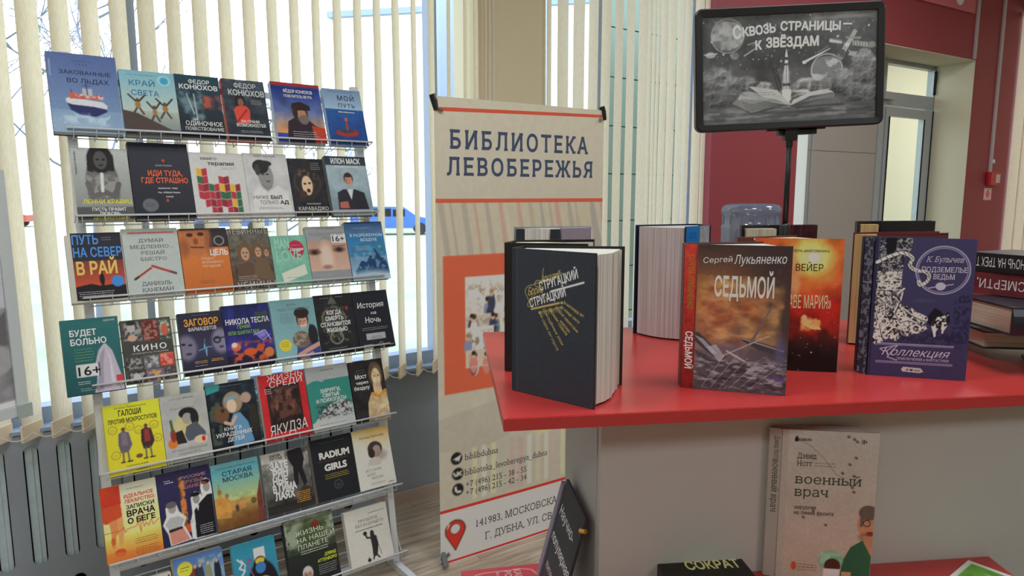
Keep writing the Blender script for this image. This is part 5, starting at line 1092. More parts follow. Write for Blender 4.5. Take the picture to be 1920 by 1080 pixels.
# ------------------------------------------------------------------ counter
ZC = 1.16
ctr = empty('display_counter', 'grey display counter with a red laminate top and red lower shelf', 'counter', Matrix.Translation((0, 0, 0)))
fd = np.array([1, .146]); 
TOP = [(-.011, .866), (1.30, 1.057), (1.245, 1.66), (-.062, 1.440)]
b_ = MB().prism([(x*1, y*1) for x, y in TOP], ZC-.017, ZC-.0008)
top = b_.build('countertop', M_redtop, ctr)
MB().prism([(-.009, .868), (1.298, 1.059), (1.243, 1.658), (-.060, 1.438)], ZC-.0008, ZC).build('top_surface', M_redtop, top)
# base cabinet: front panel, side panel
pf0 = np.array([.130, .978]); pfd = np.array([1, .114]); pfd = pfd/np.linalg.norm(pfd); pn_ = np.array([-pfd[1], pfd[0]])
def CP(s, d): p = pf0+pfd*s+pn_*d; return (float(p[0]), float(p[1]))
MB().prism([CP(.002, 0), CP(1.05, 0), CP(1.05, .018), CP(.002, .018)], .03, ZC-.0172).build('front_panel', M_counter, ctr)
MB().prism([CP(0, .0182), CP(.018, .0182), CP(.018, .262), CP(0, .262)], .03, ZC-.0172).build('side_panel', mat('side_panel_grey', (178, 180, 180), .5), ctr)
MB().prism([CP(1.032, .0182), CP(1.05, .0182), CP(1.05, .262), CP(1.032, .262)], .03, ZC-.0172).build('side_panel', MATS['side_panel_grey'], ctr)
MB().prism([CP(.0185, .252), CP(1.0315, .252), CP(1.0315, .262), CP(.0185, .262)], .03, ZC-.0172).build('back_panel', M_counter, ctr)
MB().prism([CP(-.004, -.001), CP(1.054, -.001), CP(1.054, .266), CP(-.004, .266)], .0, .0295).build('plinth', M_dark, ctr)
# lower red shelf projecting from the front
ZL = .867
MB().prism([CP(-.02, -.0005), (.775, 1.050), (.770, .74), CP(-.02, -.30)], ZL-.02, ZL).build('lower_shelf', M_redtop, ctr)
MB().prism([CP(.02, -.05), CP(.04, -.05), CP(.04, -.25), CP(.02, -.25)], .03, ZL-.0205).prism([CP(.60, -.05), CP(.62, -.05), CP(.62, -.25), CP(.60, -.25)], .03, ZL-.0205).build('shelf_support', M_counter, ctr)
# small red side shelf under the chalk sign
ZS = .745
MB().prism([CP(-.0005, -.12), CP(-.0005, .155), CP(-.20, .135), CP(-.20, -.12)], ZS-.018, ZS).build('side_shelf', M_redtop, ctr)

# ------------------------------------------------------------------ standing books on the counter
def stand(label, z, h, boards, pages, pmat, bcol, group='books standing on the red counter', th=.0028, arts=(), spine=None, rough=.4, leaves=(), gap=.003):
    cx, cy = boards[0][0]
    b = empty('book', label, 'book', Matrix.Translation((cx, cy, z+.0003)), group)
    mb = MB()
    def q(p): return (p[0]-cx, p[1]-cy)
    for (p0, p1) in boards: mb.slab(q(p0), q(p1), th, 0, h)
    cover = mb.build('cover', mat('bookcloth_%s_%d' % ('_'.join(map(str, bcol)), int(rough*100)), bcol, rough, bump=.1, scale=900), b)
    for k, poly in enumerate(pages):
        MB().prism([q(p) for p in poly], gap, h-gap-.001*k).build('page_block', pmat, b)
    if leaves:
        lm = MB()
        for (p0, p1) in leaves: lm.slab(q(p0), q(p1), .0006, gap, h-gap-.001)
        o = lm.build('loose_leaves', PAGES, b)
    for (p0, p1, art) in arts:
        d = np.array(p1)-np.array(p0); d /= np.linalg.norm(d); n = np.array([d[1], -d[0]])
        e = empty('printed_face'); e.parent = cover
        P = np.array(q(p0))+n*(th/2)
        e.matrix_local = frame((P[0], P[1], 0), (d[0], d[1], 0), (0, 0, 1)); art.emit(e, PRINT, .0003)
    return b, cover

# A: black book, front centre-left
GA = 1.55
h = .213; p0, p1 = (.0015, 1.0010), (.1118, .9060)
a = Art(.1455, h, (46, 50, 58), 150, GA); a.n(.06, 60, 3); a.r(0, 0, .055, 1, (40, 44, 52)); a.l([(.06, 0), (.06, 1)], .004, (62, 68, 78))
SV = (206, 210, 212); GD = (176, 156, 92)
def curl(p, n=8):      # smooth a coarse polyline
    q = []
    for i in range(len(p)-1):
        p0_, p1_, p2_, p3_ = p[max(i-1, 0)], p[i], p[i+1], p[min(i+2, len(p)-1)]
        for k in range(n):
            t = k/n; q.append(tuple(.5*((2*b)+(-a_+c)*t+(2*a_-5*b+4*c-d_)*t*t+(-a_+3*b-3*c+d_)*t**3) for a_, b, c, d_ in zip(p0_, p1_, p2_, p3_)))
    return q+[p[-1]]
a.t('Аркадий', .37, .60, .220, .050, GD, .002, 0, .35, 16).t('СТРУГАЦКИЙ', .36, .84, .275, .058, SV, .022, 0, .1, 20).t('Борис', .21, .40, .315, .052, GD, .002, 0, .35, 14).t('СТРУГАЦКИЙ', .24, .70, .395, .058, SV, .022, 0, .1, 20)
a.l([(.49, .270), (.87, .190)], .009, SV); a.l([(.25, .405), (.59, .340)], .009, GD)
for pts_ in ([(.24, .37), (.20, .33), (.17, .29), (.20, .255), (.28, .235), (.36, .215)], [(.27, .26), (.25, .29), (.26, .36)], [(.38, .24), (.32, .25), (.29, .235), (.31, .21), (.38, .205), (.44, .20)], [(.40, .12), (.39, .16), (.42, .24)], [(.53, .155), (.57, .145), (.60, .125)], [(.60, .14), (.66, .16), (.66, .195), (.62, .215)], [(.40, .30), (.44, .325), (.40, .345), (.36, .34)], [(.22, .35), (.20, .385), (.25, .39)]): a.l(curl(pts_), .0035, GD)
for k, (s_, u, v, L_, rt) in enumerate((('За миллиард лет', .63, .335, .33, -26), ('до конца света', .60, .365, .32, -32), ('Второе нашествие', .54, .375, .42, -39), ('марсиан', .60, .46, .18, -42), ('Хромая судьба', .46, .385, .40, -48), ('Отягощённые злом', .39, .395, .50, -54), ('или сорок лет спустя', .34, .42, .52, -57))):
    a.t(s_, u, u+L_*.8, v, .022, GD, .004, 0, .3, rt)
for k in range(9): a.l(curl([(.36+.03*k, .425-.006*k), (.38+.03*k, .41-.006*k), (.375+.03*k, .44-.006*k)], 4), .003, GD)
for u, v in ((.355, .42), (.62, .335), (.50, .395)): a.p([(u-.018, v-.003), (u+.018, v-.003), (u, v+.012)], GD); a.p([(u-.016, v+.007), (u+.016, v+.007), (u, v-.012)], GD)
pa = [(.012, 1.004), (.1080, .9175), (.1150, .9190), (.1290, .9330), (.1385, .9480), (.1500, .9800), (.1600, 1.0160), (.0215, 1.036)]
stand('black hardback with slanted silver and gold lettering, at the left end of the counter', ZC, h, [(p0, p1), ((.0215, 1.0430), (.1689, 1.0278)), ((.0010, 1.0030), (.0200, 1.0430))], [pa], PAGES, (34, 36, 42), arts=[(p0, p1, a)], rough=.5,
      leaves=[((.03, 1.0), (.116, .917)), ((.03, 1.006), (.1315, .9350)), ((.03, 1.01), (.1420, .951)), ((.03, 1.02), (.1565, .992)), ((.03, 1.03), (.163, 1.019))])
# B: black book just behind
h = .213
stand('black hardback with cream pages standing open behind the front black book', ZC, h, [((-.0090, 1.1117), (.1200, 1.0830)), ((.008, 1.172), (.143, 1.195)), ((-.0110, 1.114), (.006, 1.171))], [[(-.005, 1.116), (.03, 1.110), (.05, 1.150), (.09, 1.155), (.05, 1.172), (.010, 1.168)]], PAGES_CREAM, (30, 26, 30), leaves=[((.0, 1.13), (.115, 1.12)), ((.0, 1.14), (.13, 1.15)), ((.0, 1.15), (.138, 1.175)), ((0, 1.16), (.14, 1.185))])
# C: grey and black book at the back left
h = .226
g_ = Art(.066, h, (128, 124, 134), 40, 1.5); g_.t('«ПИКНИК НА ОБОЧИНЕ»', .14, .9, .165, .022, (50, 46, 54), .01, 0, 0, 7).r(0, 0, 1, .01, (170, 176, 180))
stand('grey book with black endpapers standing open at the back left of the counter', ZC, h, [((.004, 1.375), (.158, 1.415)), ((.096, 1.365), (.158, 1.395)), ((.159, 1.398), (.159, 1.414))], [[(.022, 1.372), (.074, 1.357), (.110, 1.39), (.07, 1.388)]], PAGES, (150, 158, 166), arts=[((.097, 1.362), (.157, 1.391), g_)])
MBk = MB().prism([(.0, 0), (.022, .005), (.022, .007), (.0, .002)], 0, h-.004)
ob = [o for o in bpy.data.objects if o.get('label', '').startswith('grey book with black endpapers')][0]
o = MBk.build('endpaper', mat('endpaper_black', (40, 44, 52), .6), ob); o.location = (.004, -.008, 0)
o = MB().prism([(0, 0), (.02, .006), (.02, .008), (0, .002)], 0, h-.004).build('endpaper', MATS['endpaper_black'], ob); o.location = (.0715, -.022, 0)
# D: thick book, fore-edge towards the viewer, blue flap
h = .228
fe = [(.2620, 1.4190)]
for k in range(1, 9):
    f = k/9; x = .262+(.3384-.262)*f; y = 1.419+(1.349-1.419)*f; q_ = .012*math.sin(math.pi*f); fe.append((x-q_*.7, y-q_*.7))
fe.append((.3370, 1.3500))
bf = Art(.046, h, (24, 104, 170), 30, 1.4); bf.g((26, 116, 186), (14, 66, 120)); bf.fine(.2, .8, .06, (16, 70, 120), 3, .02, .006)
gf = Art(.030, h, (150, 152, 158), 24, 1.4); gf.n(.15, 5, 2)
stand('very thick book with fanned fore-edge forward and blue inner flap, back of the counter', ZC, h, [((.2552, 1.4230), (.395, 1.480)), ((.3390, 1.3480), (.372, 1.378)), ((.374, 1.380), (.402, 1.400)), ((.403, 1.402), (.397, 1.478))], [fe+[(.372, 1.383), (.398, 1.404), (.392, 1.472), (.385, 1.472)]], PAGES_GREY, (22, 36, 66), arts=[((.3390, 1.3465), (.372, 1.3765), bf), ((.374, 1.3785), (.402, 1.3985), gf)], rough=.3)
# E: orange-brown spaceship book
h = .2175; p0, p1 = (.2725, 1.0100), (.3975, .9712); s0 = (.2572, 1.0190)
a = Art(.1309, h, (100, 70, 60), 170, GA)
a.g((64, 50, 50), (170, 110, 66), 0, .42); a.g((172, 112, 66), (120, 90, 90), .42, .68); a.g((112, 96, 104), (70, 66, 74), .66, 1)
a.e(1.02, .3, .5, .5, (58, 46, 50), .85, .9); a.blot((0, .2, .95, .72), (214, 160, 96), 3, 5, .5, .8, soft=.4); a.blot((0, .15, .9, .7), (130, 66, 48), 5, 15, .55, .8, soft=.2)
a.e(.27, .46, .17, .115, (150, 84, 60), .9, .5, -15); a.ring(.27, .46, .17, .03, (206, 150, 96), .3); a.e(.58, .43, .07, .045, (146, 76, 52), .9, .5)
a.blot((0, .2, .9, .7), (206, 160, 104), 5, 25, .54, .5, sy=14, soft=.3); a.blot((0, .2, .95, .72), (110, 60, 48), 6, 35, .6, .5, sy=12, soft=.3)
a.p([(0, .60), (.05, .60), (.22, .70), (.36, .76), (.30, .80), (.12, .72), (0, .66)], (64, 60, 66)); a.p([(0, .62), (.1, .645), (.26, .74), (.2, .745)], (140, 140, 150)); a.p([(.14, .70), (.24, .68), (.34, .76), (.28, .80)], (176, 176, 190), .7)
a.p([(.50, .62), (.56, .625), (.98, .69), (1, .72), (.98, .745), (.7, .70), (.52, .645)], (66, 60, 66)); a.l([(.52, .628), (.96, .70)], .007, (150, 140, 140)); a.l([(.82, .40), (.60, .66)], .008, (110, 92, 90)); a.l([(.74, .50), (.50, .80)], .012, (104, 92, 94)); a.l([(.8, .6), (.3, .76)], .006, (166, 150, 146)); a.l([(.36, .72), (.6, .80)], .01, (170, 166, 170))
a.p([(.0, .72), (.3, .80), (.5, .80), (.6, .86), (.4, .9), (.34, .87), (.1, .84)], (70, 64, 72)); a.e(.49, .84, .11, .04, (46, 34, 38)); a.blot((.38, .79, .62, .89), (36, 26, 30), 20, 4, .5); a.p([(0, .86), (1, .72), (1, 1), (0, 1)], (76, 70, 78), .6); a.blot((0, .74, 1, 1), (176, 176, 186), 12, 6, .57, .7, sy=40, soft=.25); a.blot((0, .84, 1, 1), (40, 36, 42), 10, 16, .55, .8, sy=36, soft=.2); a.blot((.5, .86, 1, .96), (110, 84, 150), 10, 8, .58, .7)
for k in range(6): a.l([(.1+.1*k, .98), (.35+.12*k, .74+.01*k)], .003, (190, 190, 196), .6)
a.e(.92, .70, .05, .10, (90, 90, 130), .6, .9); a.l([(.005, 0), (.005, 1)], .006, (120, 60, 50))
a.t('Сергей', .07, .38, .125, .038, (226, 222, 214), .002, 0, .1, 4).t('Лукьяненко', .40, .94, .125, .060, (226, 222, 214), .006, 0, .15, 2).t('СЕДЬМОЙ', .20, .83, .345, .135, (222, 216, 190), .02)
sp_ = Art(.0175, h, (176, 52, 46), 24, GA); sp_.g((190, 60, 50), (120, 36, 34)); sp_.n(.15, 3, 2)
sp_.t('СЕРГЕЙ ЛУКЬЯНЕНКО', .36, 5.0, .07, .038, (150, 120, 50), .01, rot=-90).t('СЕДЬМОЙ', .30, 3.55, .60, .048, (226, 222, 214), .03, rot=-90).blot((.2, .48, .8, .56), (110, 30, 26), 12, 4, .5)
stand('hardback with orange nebula and wrecked spacecraft cover and red spine, front centre of the counter', ZC, h, [(p0, p1), ((.258, 1.0215), (.2590, 1.0400)), ((.2605, 1.0420), (.390, 1.0690)), (s0, (.2722, 1.0108))], [[(.2735, 1.0125), (.3930, .9760), (.3960, 1.000), (.3880, 1.064), (.2615, 1.0390)]], PAGES, (96, 60, 56), arts=[(p0, p1, a), (s0, (.2722, 1.0108), sp_)])
# F: red-gold book
h = .2195; p0, p1 = (.3990, 1.1290), (.5343, 1.1048)
a = Art(.1374, h, (150, 40, 30), 150, GA); a.g((186, 66, 44), (150, 36, 30), 0, .55); a.g((150, 36, 30), (36, 22, 24), .52, .82); a.g((36, 22, 24), (24, 18, 20), .82, 1)
a.e(.62, .14, .42, .24, (226, 140, 60), .9, 1.2); a.e(.66, .14, .2, .11, (244, 220, 130), 1, .9); a.e(.67, .14, .06, .04, (252, 246, 210), 1, .5); a.e(.36, .30, .18, .22, (222, 150, 96), .9, .25); a.n(.3, 6, 3); a.blot((0, .45, 1, .78), (176, 40, 30), 5, 6, .5, .7, soft=.3); a.dots((0, 0, 1, 1), (236, 200, 160), 50, 4, .002, .006)
a.blot((.55, .58, .80, .70), (232, 150, 90), 16, 9, .45); a.p([(.56, .62), (.62, .60), (.70, .62), (.66, .64), (.78, .66), (.80, .68), (.70, .68), (.62, .66)], (236, 170, 110)); a.e(.6, .59, .03, .02, (236, 170, 120))
a.t('ОТ АВТОРА БЕСТСЕЛЛЕРА «МАРСИАНИН»', .02, .84, .10, .018, (70, 34, 24), .01).t('ЭНДИ ВЕЙЕР', .14, .78, .24, .052, (34, 24, 22), .0).t('ПРОЕКТ «АВЕ МАРИЯ»', .05, .89, .52, .10, (236, 190, 150), -.012).e(.70, .855, .008, .006, (240, 220, 160))
stand('red and black cosmic paperback partly hidden behind the nebula book', ZC, h, [(p0, p1), ((.3770, 1.1480), (.500, 1.2080)), ((.3755, 1.1460), (.3970, 1.1300))], [[(.4010, 1.1320), (.5060, 1.1160), (.5200, 1.1400), (.4900, 1.1990), (.3800, 1.1470)]], PAGES_CREAM, (104, 60, 50), arts=[(p0, p1, a)])
# G: maroon-black book behind the pole
h = .232
mg = Art(.088, h, (60, 28, 34), 40, 1.4); mg.n(.3, 4, 3); mg.l([(.3, .0), (.22, .5)], .03, (110, 40, 46), .7); mg.l([(.55, .0), (.5, .5)], .02, (90, 60, 64), .6)
stand('dark maroon book standing open behind the sign pole', ZC, h, [((.436, 1.315), (.590, 1.345)), ((.504, 1.290), (.588, 1.330)), ((.434, 1.298), (.435, 1.312))], [[(.441, 1.300), (.496, 1.292), (.500, 1.322), (.442, 1.311)]], PAGES_CREAM, (38, 30, 32), arts=[((.503, 1.288), (.586, 1.326), mg)], gap=.006)
# I: purple book
h = .2225; s0 = (.5705, 1.1080); p0, p1 = (.5768, 1.0912), (.7119, 1.0523)
a = Art(.1406, h, (56, 53, 88), 190, GA); a.g((62, 59, 94), (54, 51, 84)); a.r(0, 0, .03, 1, (44, 42, 66)); WHT = (206, 204, 194); INK = (36, 34, 46)
col_ = [(.05, .0), (.38, .0), (.36, .08), (.30, .14), (.29, .30), (.31, .40), (.26, .48), (.20, .60), (.08, .64), (.03, .55), (.04, .2)]
a.p(col_, INK); a.etch(col_, (150, 148, 150), 90, 3, .53); a.p([(.10, .0), (.22, .0), (.20, .10), (.12, .12)], (24, 24, 32)); a.etch([(.05, .24), (.29, .24), (.29, .37), (.05, .38)], WHT, 60, 5, .46)
for k in range(4): a.ring(.085+.055*k, .335, .020, .006, WHT)
a.l([(.04, .305), (.29, .305)], .004, WHT); a.l([(.04, .37), (.29, .37)], .004, WHT)
body = [(.04, .70), (.08, .60), (.20, .52), (.30, .47), (.40, .49), (.46, .52), (.56, .55), (.62, .585), (.55, .60), (.58, .64), (.52, .68), (.46, .67), (.40, .71), (.34, .70), (.28, .74), (.20, .72), (.08, .78), (.03, .75)]
a.p(body, INK); a.etch(body, WHT, 55, 13, .47, 1.4); a.etch([(.04, .38), (.18, .38), (.22, .5), (.10, .62), (.04, .66)], WHT, 60, 15, .5, 1.8)
for pts_ in ([(.06, .42), (.13, .46), (.15, .54), (.09, .62), (.12, .70)], [(.22, .42), (.28, .46), (.24, .53), (.30, .60), (.38, .58), (.46, .60)], [(.32, .50), (.40, .54), (.50, .57), (.60, .585)], [(.16, .70), (.24, .64), (.34, .66)], [(.26, .40), (.32, .36), (.30, .44)]): a.l(pts_, .011, WHT); a.l([(u+.006, v+.008) for u, v in pts_], .004, INK)
a.ring(.47, .645, .045, .010, WHT); a.ring(.47, .645, .02, .006, INK); a.ring(.14, .60, .03, .008, WHT); a.e(.56, .565, .012, .008, INK)
def curl(p, n=10):      # smooth a coarse polyline
    q = []
    for i in range(len(p)-1):
        p0_, p1_, p2_, p3_ = p[max(i-1, 0)], p[i], p[i+1], p[min(i+2, len(p)-1)]
        for k in range(n):
            t = k/n; q.append(tuple(.5*((2*b)+(-a_+c)*t+(2*a_-5*b+4*c-d_)*t*t+(-a_+3*b-3*c+d_)*t**3) for a_, b, c, d_ in zip(p0_, p1_, p2_, p3_)))
    return q+[p[-1]]
tn = curl([(.03, .175), (.14, .135), (.28, .105), (.38, .14), (.36, .19), (.42, .225), (.52, .235), (.56, .265), (.54, .305), (.48, .33), (.46, .305)], 7)
a.l(tn, .026, INK); a.l(tn, .019, WHT)
for k in range(3, len(tn)-2, 3): a.l([(tn[k][0]-.012, tn[k][1]-.010), (tn[k][0]+.012, tn[k][1]+.010)], .0035, INK)
a.blot((.82, .38, 1, .72), (38, 36, 66), 40, 8, .48, .8); a.blot((.25, .64, 1, .78), (36, 34, 60), 30, 4, .48, .8)
bd = [(.58, .55), (.64, .49), (.70, .51), (.74, .54), (.78, .51), (.80, .58), (.76, .64), (.74, .68), (.70, .63), (.67, .68), (.63, .70), (.62, .62), (.58, .60)]
a.p(bd, (26, 24, 34)); a.etch([(.62, .56), (.70, .55), (.78, .53), (.79, .60), (.74, .66), (.70, .62), (.65, .69), (.62, .62)], WHT, 40, 17, .47); a.l([(.50, .645), (.54, .632), (.57, .64)], .010, WHT); a.l([(.655, .62), (.66, .69)], .012, WHT); a.l([(.735, .60), (.735, .665)], .010, WHT)
a.p([(.40, .44), (.50, .42), (.66, .44), (.60, .452), (.44, .452)], (66, 66, 100)); a.e(.68, .335, .05, .028, (176, 172, 190)); a.l([(.56, .350), (.80, .318)], .005, (176, 172, 190))
LV = (176, 170, 190)
a.r(.08, .757, .86, .762, LV); a.r(.08, .767, .86, .770, LV); a.r(.08, .888, .86, .892, LV); a.r(.08, .898, .86, .902, LV)
a.ring(.69, .222, .265, .006, (170, 168, 186)); a.ring(.69, .222, .245, .004, (150, 148, 176))
a.t('К. Булычев', .52, .88, .165, .040, LV, .0, .04, .25).t('ПОДЗЕМЕЛЬЕ', .48, .93, .235, .036, LV, .012, .04).t('ВЕДЬМ', .60, .81, .285, .036, LV, .012, .04).t('Коллекция', .14, .80, .845, .058, LV, -.004, 0, .45).t('ПРИКЛЮЧЕНИЙ и ФАНТАСТИКИ', .30, .82, .875, .018, LV, .0, .03)
a.l([(.16, .82), (.12, .80), (.30, .77), (.26, .80), (.20, .86), (.30, .88)], .005, LV); a.p([(.37, .925), (.55, .93), (.58, .955), (.54, .965), (.37, .96), (.35, .945)], (176, 174, 176)); a.p([(.435, .945), (.445, .937), (.455, .941), (.465, .937), (.475, .945), (.455, .958)], (50, 48, 70))
a.t('Я', .40, .425, .952, .014, (50, 48, 70), .02).t('ЧИТАТЬ', .48, .545, .954, .012, (50, 48, 70), .02)
sp_ = Art(.0175, h, (44, 44, 56), 24, GA); sp_.blot((0, 0, 1, 1), (96, 96, 110), 4, 5, .55); sp_.r(0, .155, 1, .16, (120, 120, 130)); sp_.r(0, .32, 1, .33, (120, 120, 130))
stand('purple hardback with a white dragon engraving and circle emblem, right of centre on the counter', ZC, h, [(p0, p1), ((.5712, 1.1120), (.5740, 1.1250)), ((.5760, 1.1270), (.7020, 1.1100)), (s0, (.5762, 1.0928))], [[(.5790, 1.0940), (.7080, 1.0570), (.6990, 1.1060), (.5760, 1.1230)]], PAGES, (34, 34, 56), arts=[(p0, p1, a), (s0, (.5762, 1.0928), sp_)])
# J: tan pages, maroon cover; J2 black cover behind
h = .2175
stand('maroon hardback with tan page edges standing open behind the purple book', ZC, h, [((.660, 1.330), (.850, 1.372)), ((.690, 1.300), (.834, 1.318)), ((.658, 1.322), (.662, 1.329))], [[(.6560, 1.3180), (.6880, 1.3040), (.705, 1.330), (.666, 1.326)]], PAGES_TAN, (110, 32, 42), leaves=[((.69, 1.306), (.80, 1.335)), ((.69, 1.31), (.82, 1.345))])
h = .236
stand('black hardback standing open at the back, behind the maroon book', ZC, h, [((.704, 1.415), (.880, 1.450)), ((.745, 1.392), (.872, 1.424)), ((.703, 1.402), (.704, 1.413))], [[(.709, 1.402), (.741, 1.394), (.746, 1.416), (.709, 1.410)]], PAGES_TAN, (34, 34, 38), gap=.006)

# ------------------------------------------------------------------ lying stack at the right
def lying(label, x, y, z, w, d, th, ang, bcol, spine_side='front', pmat=None, art=None, group='books stacked at the right end of the counter', round_sp=False, tilt=0):
    b = empty('book', label, 'book', Matrix.Translation((x, y, z)) @ Matrix.Rotation(math.radians(ang), 4, 'Z') @ Matrix.Rotation(math.radians(tilt), 4, 'Y'), group)
    t = .0026; mb = MB()
    mb.box(0, w, 0, d, 0.0002, t); mb.box(0, w, 0, d, th-t, th)
    if spine_side == 'front':
        prof = [(0, t), (-.004, th*.3), (-.005, th*.5), (-.004, th*.7), (0, th-t), (.0025, th-t), (.0025, t)]
        V = [(0, p[0], p[1]) for p in prof]+[(w, p[0], p[1]) for p in prof]; n = len(prof)
        mb.add(V, [tuple(range(n))[::-1], tuple(range(n, 2*n))]+[(i, (i+1) % n, n+(i+1) % n, n+i) for i in range(n)])
        pg = (.004, w-.004, .0026, d-.005)
    elif spine_side == 'right':
        mb.box(w-.003, w, 0, d, t, th-t); pg = (.005, w-.0031, .004, d-.004)
    else:
        mb.box(0, w, d-.0025, d, t, th-t); pg = (.004, w-.004, .005, d-.0026)
    cv = mb.build('cover', mat('jacket_%s' % '_'.join(map(str, bcol)), bcol, .3), b)
    MB().box(pg[0], pg[1], pg[2], pg[3], t+.0001, th-t-.0001).build('page_block', pmat or PAGES_FLAT, b)
    if art is not None:
        e = empty('printed_face'); e.parent = cv
        if spine_side == 'front': e.location = (0, -.0052, .001)
        art.emit(e, PRINT, .0003)
    return b, cv
# bottom to top
lying('dark blue book with white trim, lowest and nearest in the right-hand stack', .872, 1.120, ZC, .20, .12, .020, -28, (40, 44, 84))
lying('book with grey page block forward, second from the bottom of the right-hand stack', .832, 1.190, ZC+.0205, .24, .15, .031, -8, (34, 36, 50), 'back')
lying('thin book with blue and white cover jutting out left in the right-hand stack', .842, 1.275, ZC+.0518, .22, .14, .0122, -8, (110, 110, 170), 'back')
lying('thick navy book with bare pages towards the left in the right-hand stack', .803, 1.088, ZC+.0642, .22, .150, .046, -3, (40, 42, 56), 'front')
a = Art(.20, .040, (100, 42, 46), 110, GA); a.n(.2, 8, 3)
a.tx.append(('text', 'СМЕРТИ,', .45, .05, .30, -.42, (220, 212, 206), .0, 0, 0, 0, 1.0))
lying('maroon book with upside-down white spine lettering in the right-hand stack', .852, 1.262, ZC+.1104, .20, .13, .042, -63, (104, 42, 46), art=a)
a = Art(.20, .032, (34, 30, 34), 110, GA); a.n(.2, 6, 3); a.tx.append(('text', 'НОЧЬ НА ТРЕХ ТЕЛ', .50, .03, .22, -.52, (220, 216, 214), .0, 0, 0, 0, 1.0))
lying('black book with upside-down white spine lettering on top of the right-hand stack', .845, 1.270, ZC+.1526, .20, .13, .033, -66, (34, 30, 34), art=a)

# ------------------------------------------------------------------ sign on a pole
sx, sy = .4765, 1.205; SGX, SGZ = -.1646, .3937
sg = empty('poster_sign', 'black framed sign with a grey space picture on a telescopic pole behind the books', 'sign', Matrix.Translation((sx, sy, ZC)))
MB().box(-.075, .075, -.055, .055, .0002, .008, .02).build('base_plate', M_black, sg)
MB().tube([(0, 0, .0078), (0, 0, .20)], .0062, 14).build('lower_pole', M_black, sg, True)
MB().tube([(0, 0, .185), (0, 0, .192), (0, 0, .235), (0, 0, .240)], [.0075, .0088, .0088, .0072], 14).build('clamp_collar', M_black, sg, True)
MB().tube([(0, 0, .235), (0, 0, SGZ+.004)], .0048, 12).build('upper_pole', M_black, sg, True)
MB().box(-.0105, .0105, -.007, .007, SGZ-.012, SGZ+.012).tube([(0, 0, SGZ-.022), (0, 0, SGZ-.0115)], .0062, 12).build('tee_joint', M_black, sg)
SWd, SHt = .3164, .2006
ct = np.array([(.287+.5969)/2*1.205/1.13, 1.205])
fr = empty('sign_frame'); fr.parent = sg
rot_ = math.radians(2.7)
# lower-left outer corner
FM = Matrix.Translation((SGX, -.016, SGZ)) @ Matrix.Rotation(-rot_, 4, 'Y')
fr.matrix_local = FM
def rrect(x0, x1, z0, z1, r, k=5):
    P = []
    for (cx, cz, a0) in ((x1-r, z1-r, 0), (x0+r, z1-r, 90), (x0+r, z0+r, 180), (x1-r, z0+r, 270)):
        for i in range(k+1): t = math.radians(a0+90*i/k); P.append((cx+r*math.cos(t), cz+r*math.sin(t)))
    return P
def ring_mesh(o_, i_, y0, y1, bevel=.002):
    n = len(o_); V = []
    V += [(p[0], y0+bevel, p[1]) for p in o_]; V += [(p[0], y1, p[1]) for p in o_]
    V += [(p[0], y0, p[1]) for p in [((q[0]-SWd/2)*.985+SWd/2, (q[1]-SHt/2)*.98+SHt/2) for q in o_]]
    V += [(p[0], y0+.001, p[1]) for p in i_]; V += [(p[0], y1, p[1]) for p in i_]
    F = []
    for a_, b_ in ((0, n), (2*n, 0), (3*n, 2*n), (4*n, 3*n), (n, 4*n)):
        for i in range(n): j = (i+1) % n; F.append((a_+i, b_+i, b_+j, a_+j))
    return V, F
V, F = ring_mesh(rrect(0, SWd, 0, SHt, .012), rrect(.0125, SWd-.0125, .0115, SHt-.0135, .003), 0, .014)
mesh_obj('frame_rim', V, F, M_black, fr)
MB().box(.012, SWd-.012, .004, .013, .011, SHt-.013).build('backing_board', M_black, fr)
MB().box(.145, .21, .0145, .026, -.010, .006).box(.125, .225, .0145, .022, -.002, .004).build('frame_clamp', M_black, fr)
aw, ah = SWd-.025, SHt-.025
a = Art(aw, ah, (80, 80, 82), 330, 1.75); a.grain = .1
a.g((78, 82, 84), (70, 72, 74), 0, .5); a.n(.35, 5, 3); a.n(.15, 40, 8)
a.dots((0, 0, 1, .62), (190, 192, 192), 170, 6, .0012, .0035); a.dots((0, 0, 1, .6), (220, 222, 222), 22, 9, .003, .007)
a.blot((.62, 0, 1, .1), (150, 152, 154), 10, 4, .5, .6, sy=40, soft=.3)
# moon
a.e(.145, .18, .092, .135, (132, 134, 136), 1, .04); a.blot((.06, .09, .24, .33), (104, 106, 108), 26, 5, .5, .0); m_ = ((a.U-.145)/.092)**2+((a.V-.18)/.135)**2 < 1
f_ = fbm(a.nx, a.ny, 22, 14, 41); a.mix((m_*np.clip((f_-.42)*6, 0, 1)).astype(float), (158, 160, 162), .8); a.mix((m_*np.clip((.45-f_)*6, 0, 1)).astype(float), (92, 94, 96), .7); a.ring(.145, .18, .093, .004, (170, 172, 172), .6)
# small planets
a.e(.047, .35, .030, .027, (150, 152, 152), 1, .1); a.l([(.01, .345), (.085, .338)], .003, (176, 178, 178)); a.e(.185, .365, .024, .034, (124, 126, 126), 1, .1); a.blot((.16, .33, .21, .40), (90, 92, 94), 40, 3, .5, .6)
# big planet right
m_ = ((a.U-.715)/.088)**2+((a.V-.535)/.125)**2 < 1; a.e(.715, .535, .090, .128, (112, 114, 116), 1, .05); f_ = fbm(a.nx, a.ny, 18, 14, 51); a.mix((m_*np.clip((f_-.5)*9, 0, 1)).astype(float), (176, 178, 180), .85); a.ring(.715, .535, .089, .004, (190, 192, 192), .7)
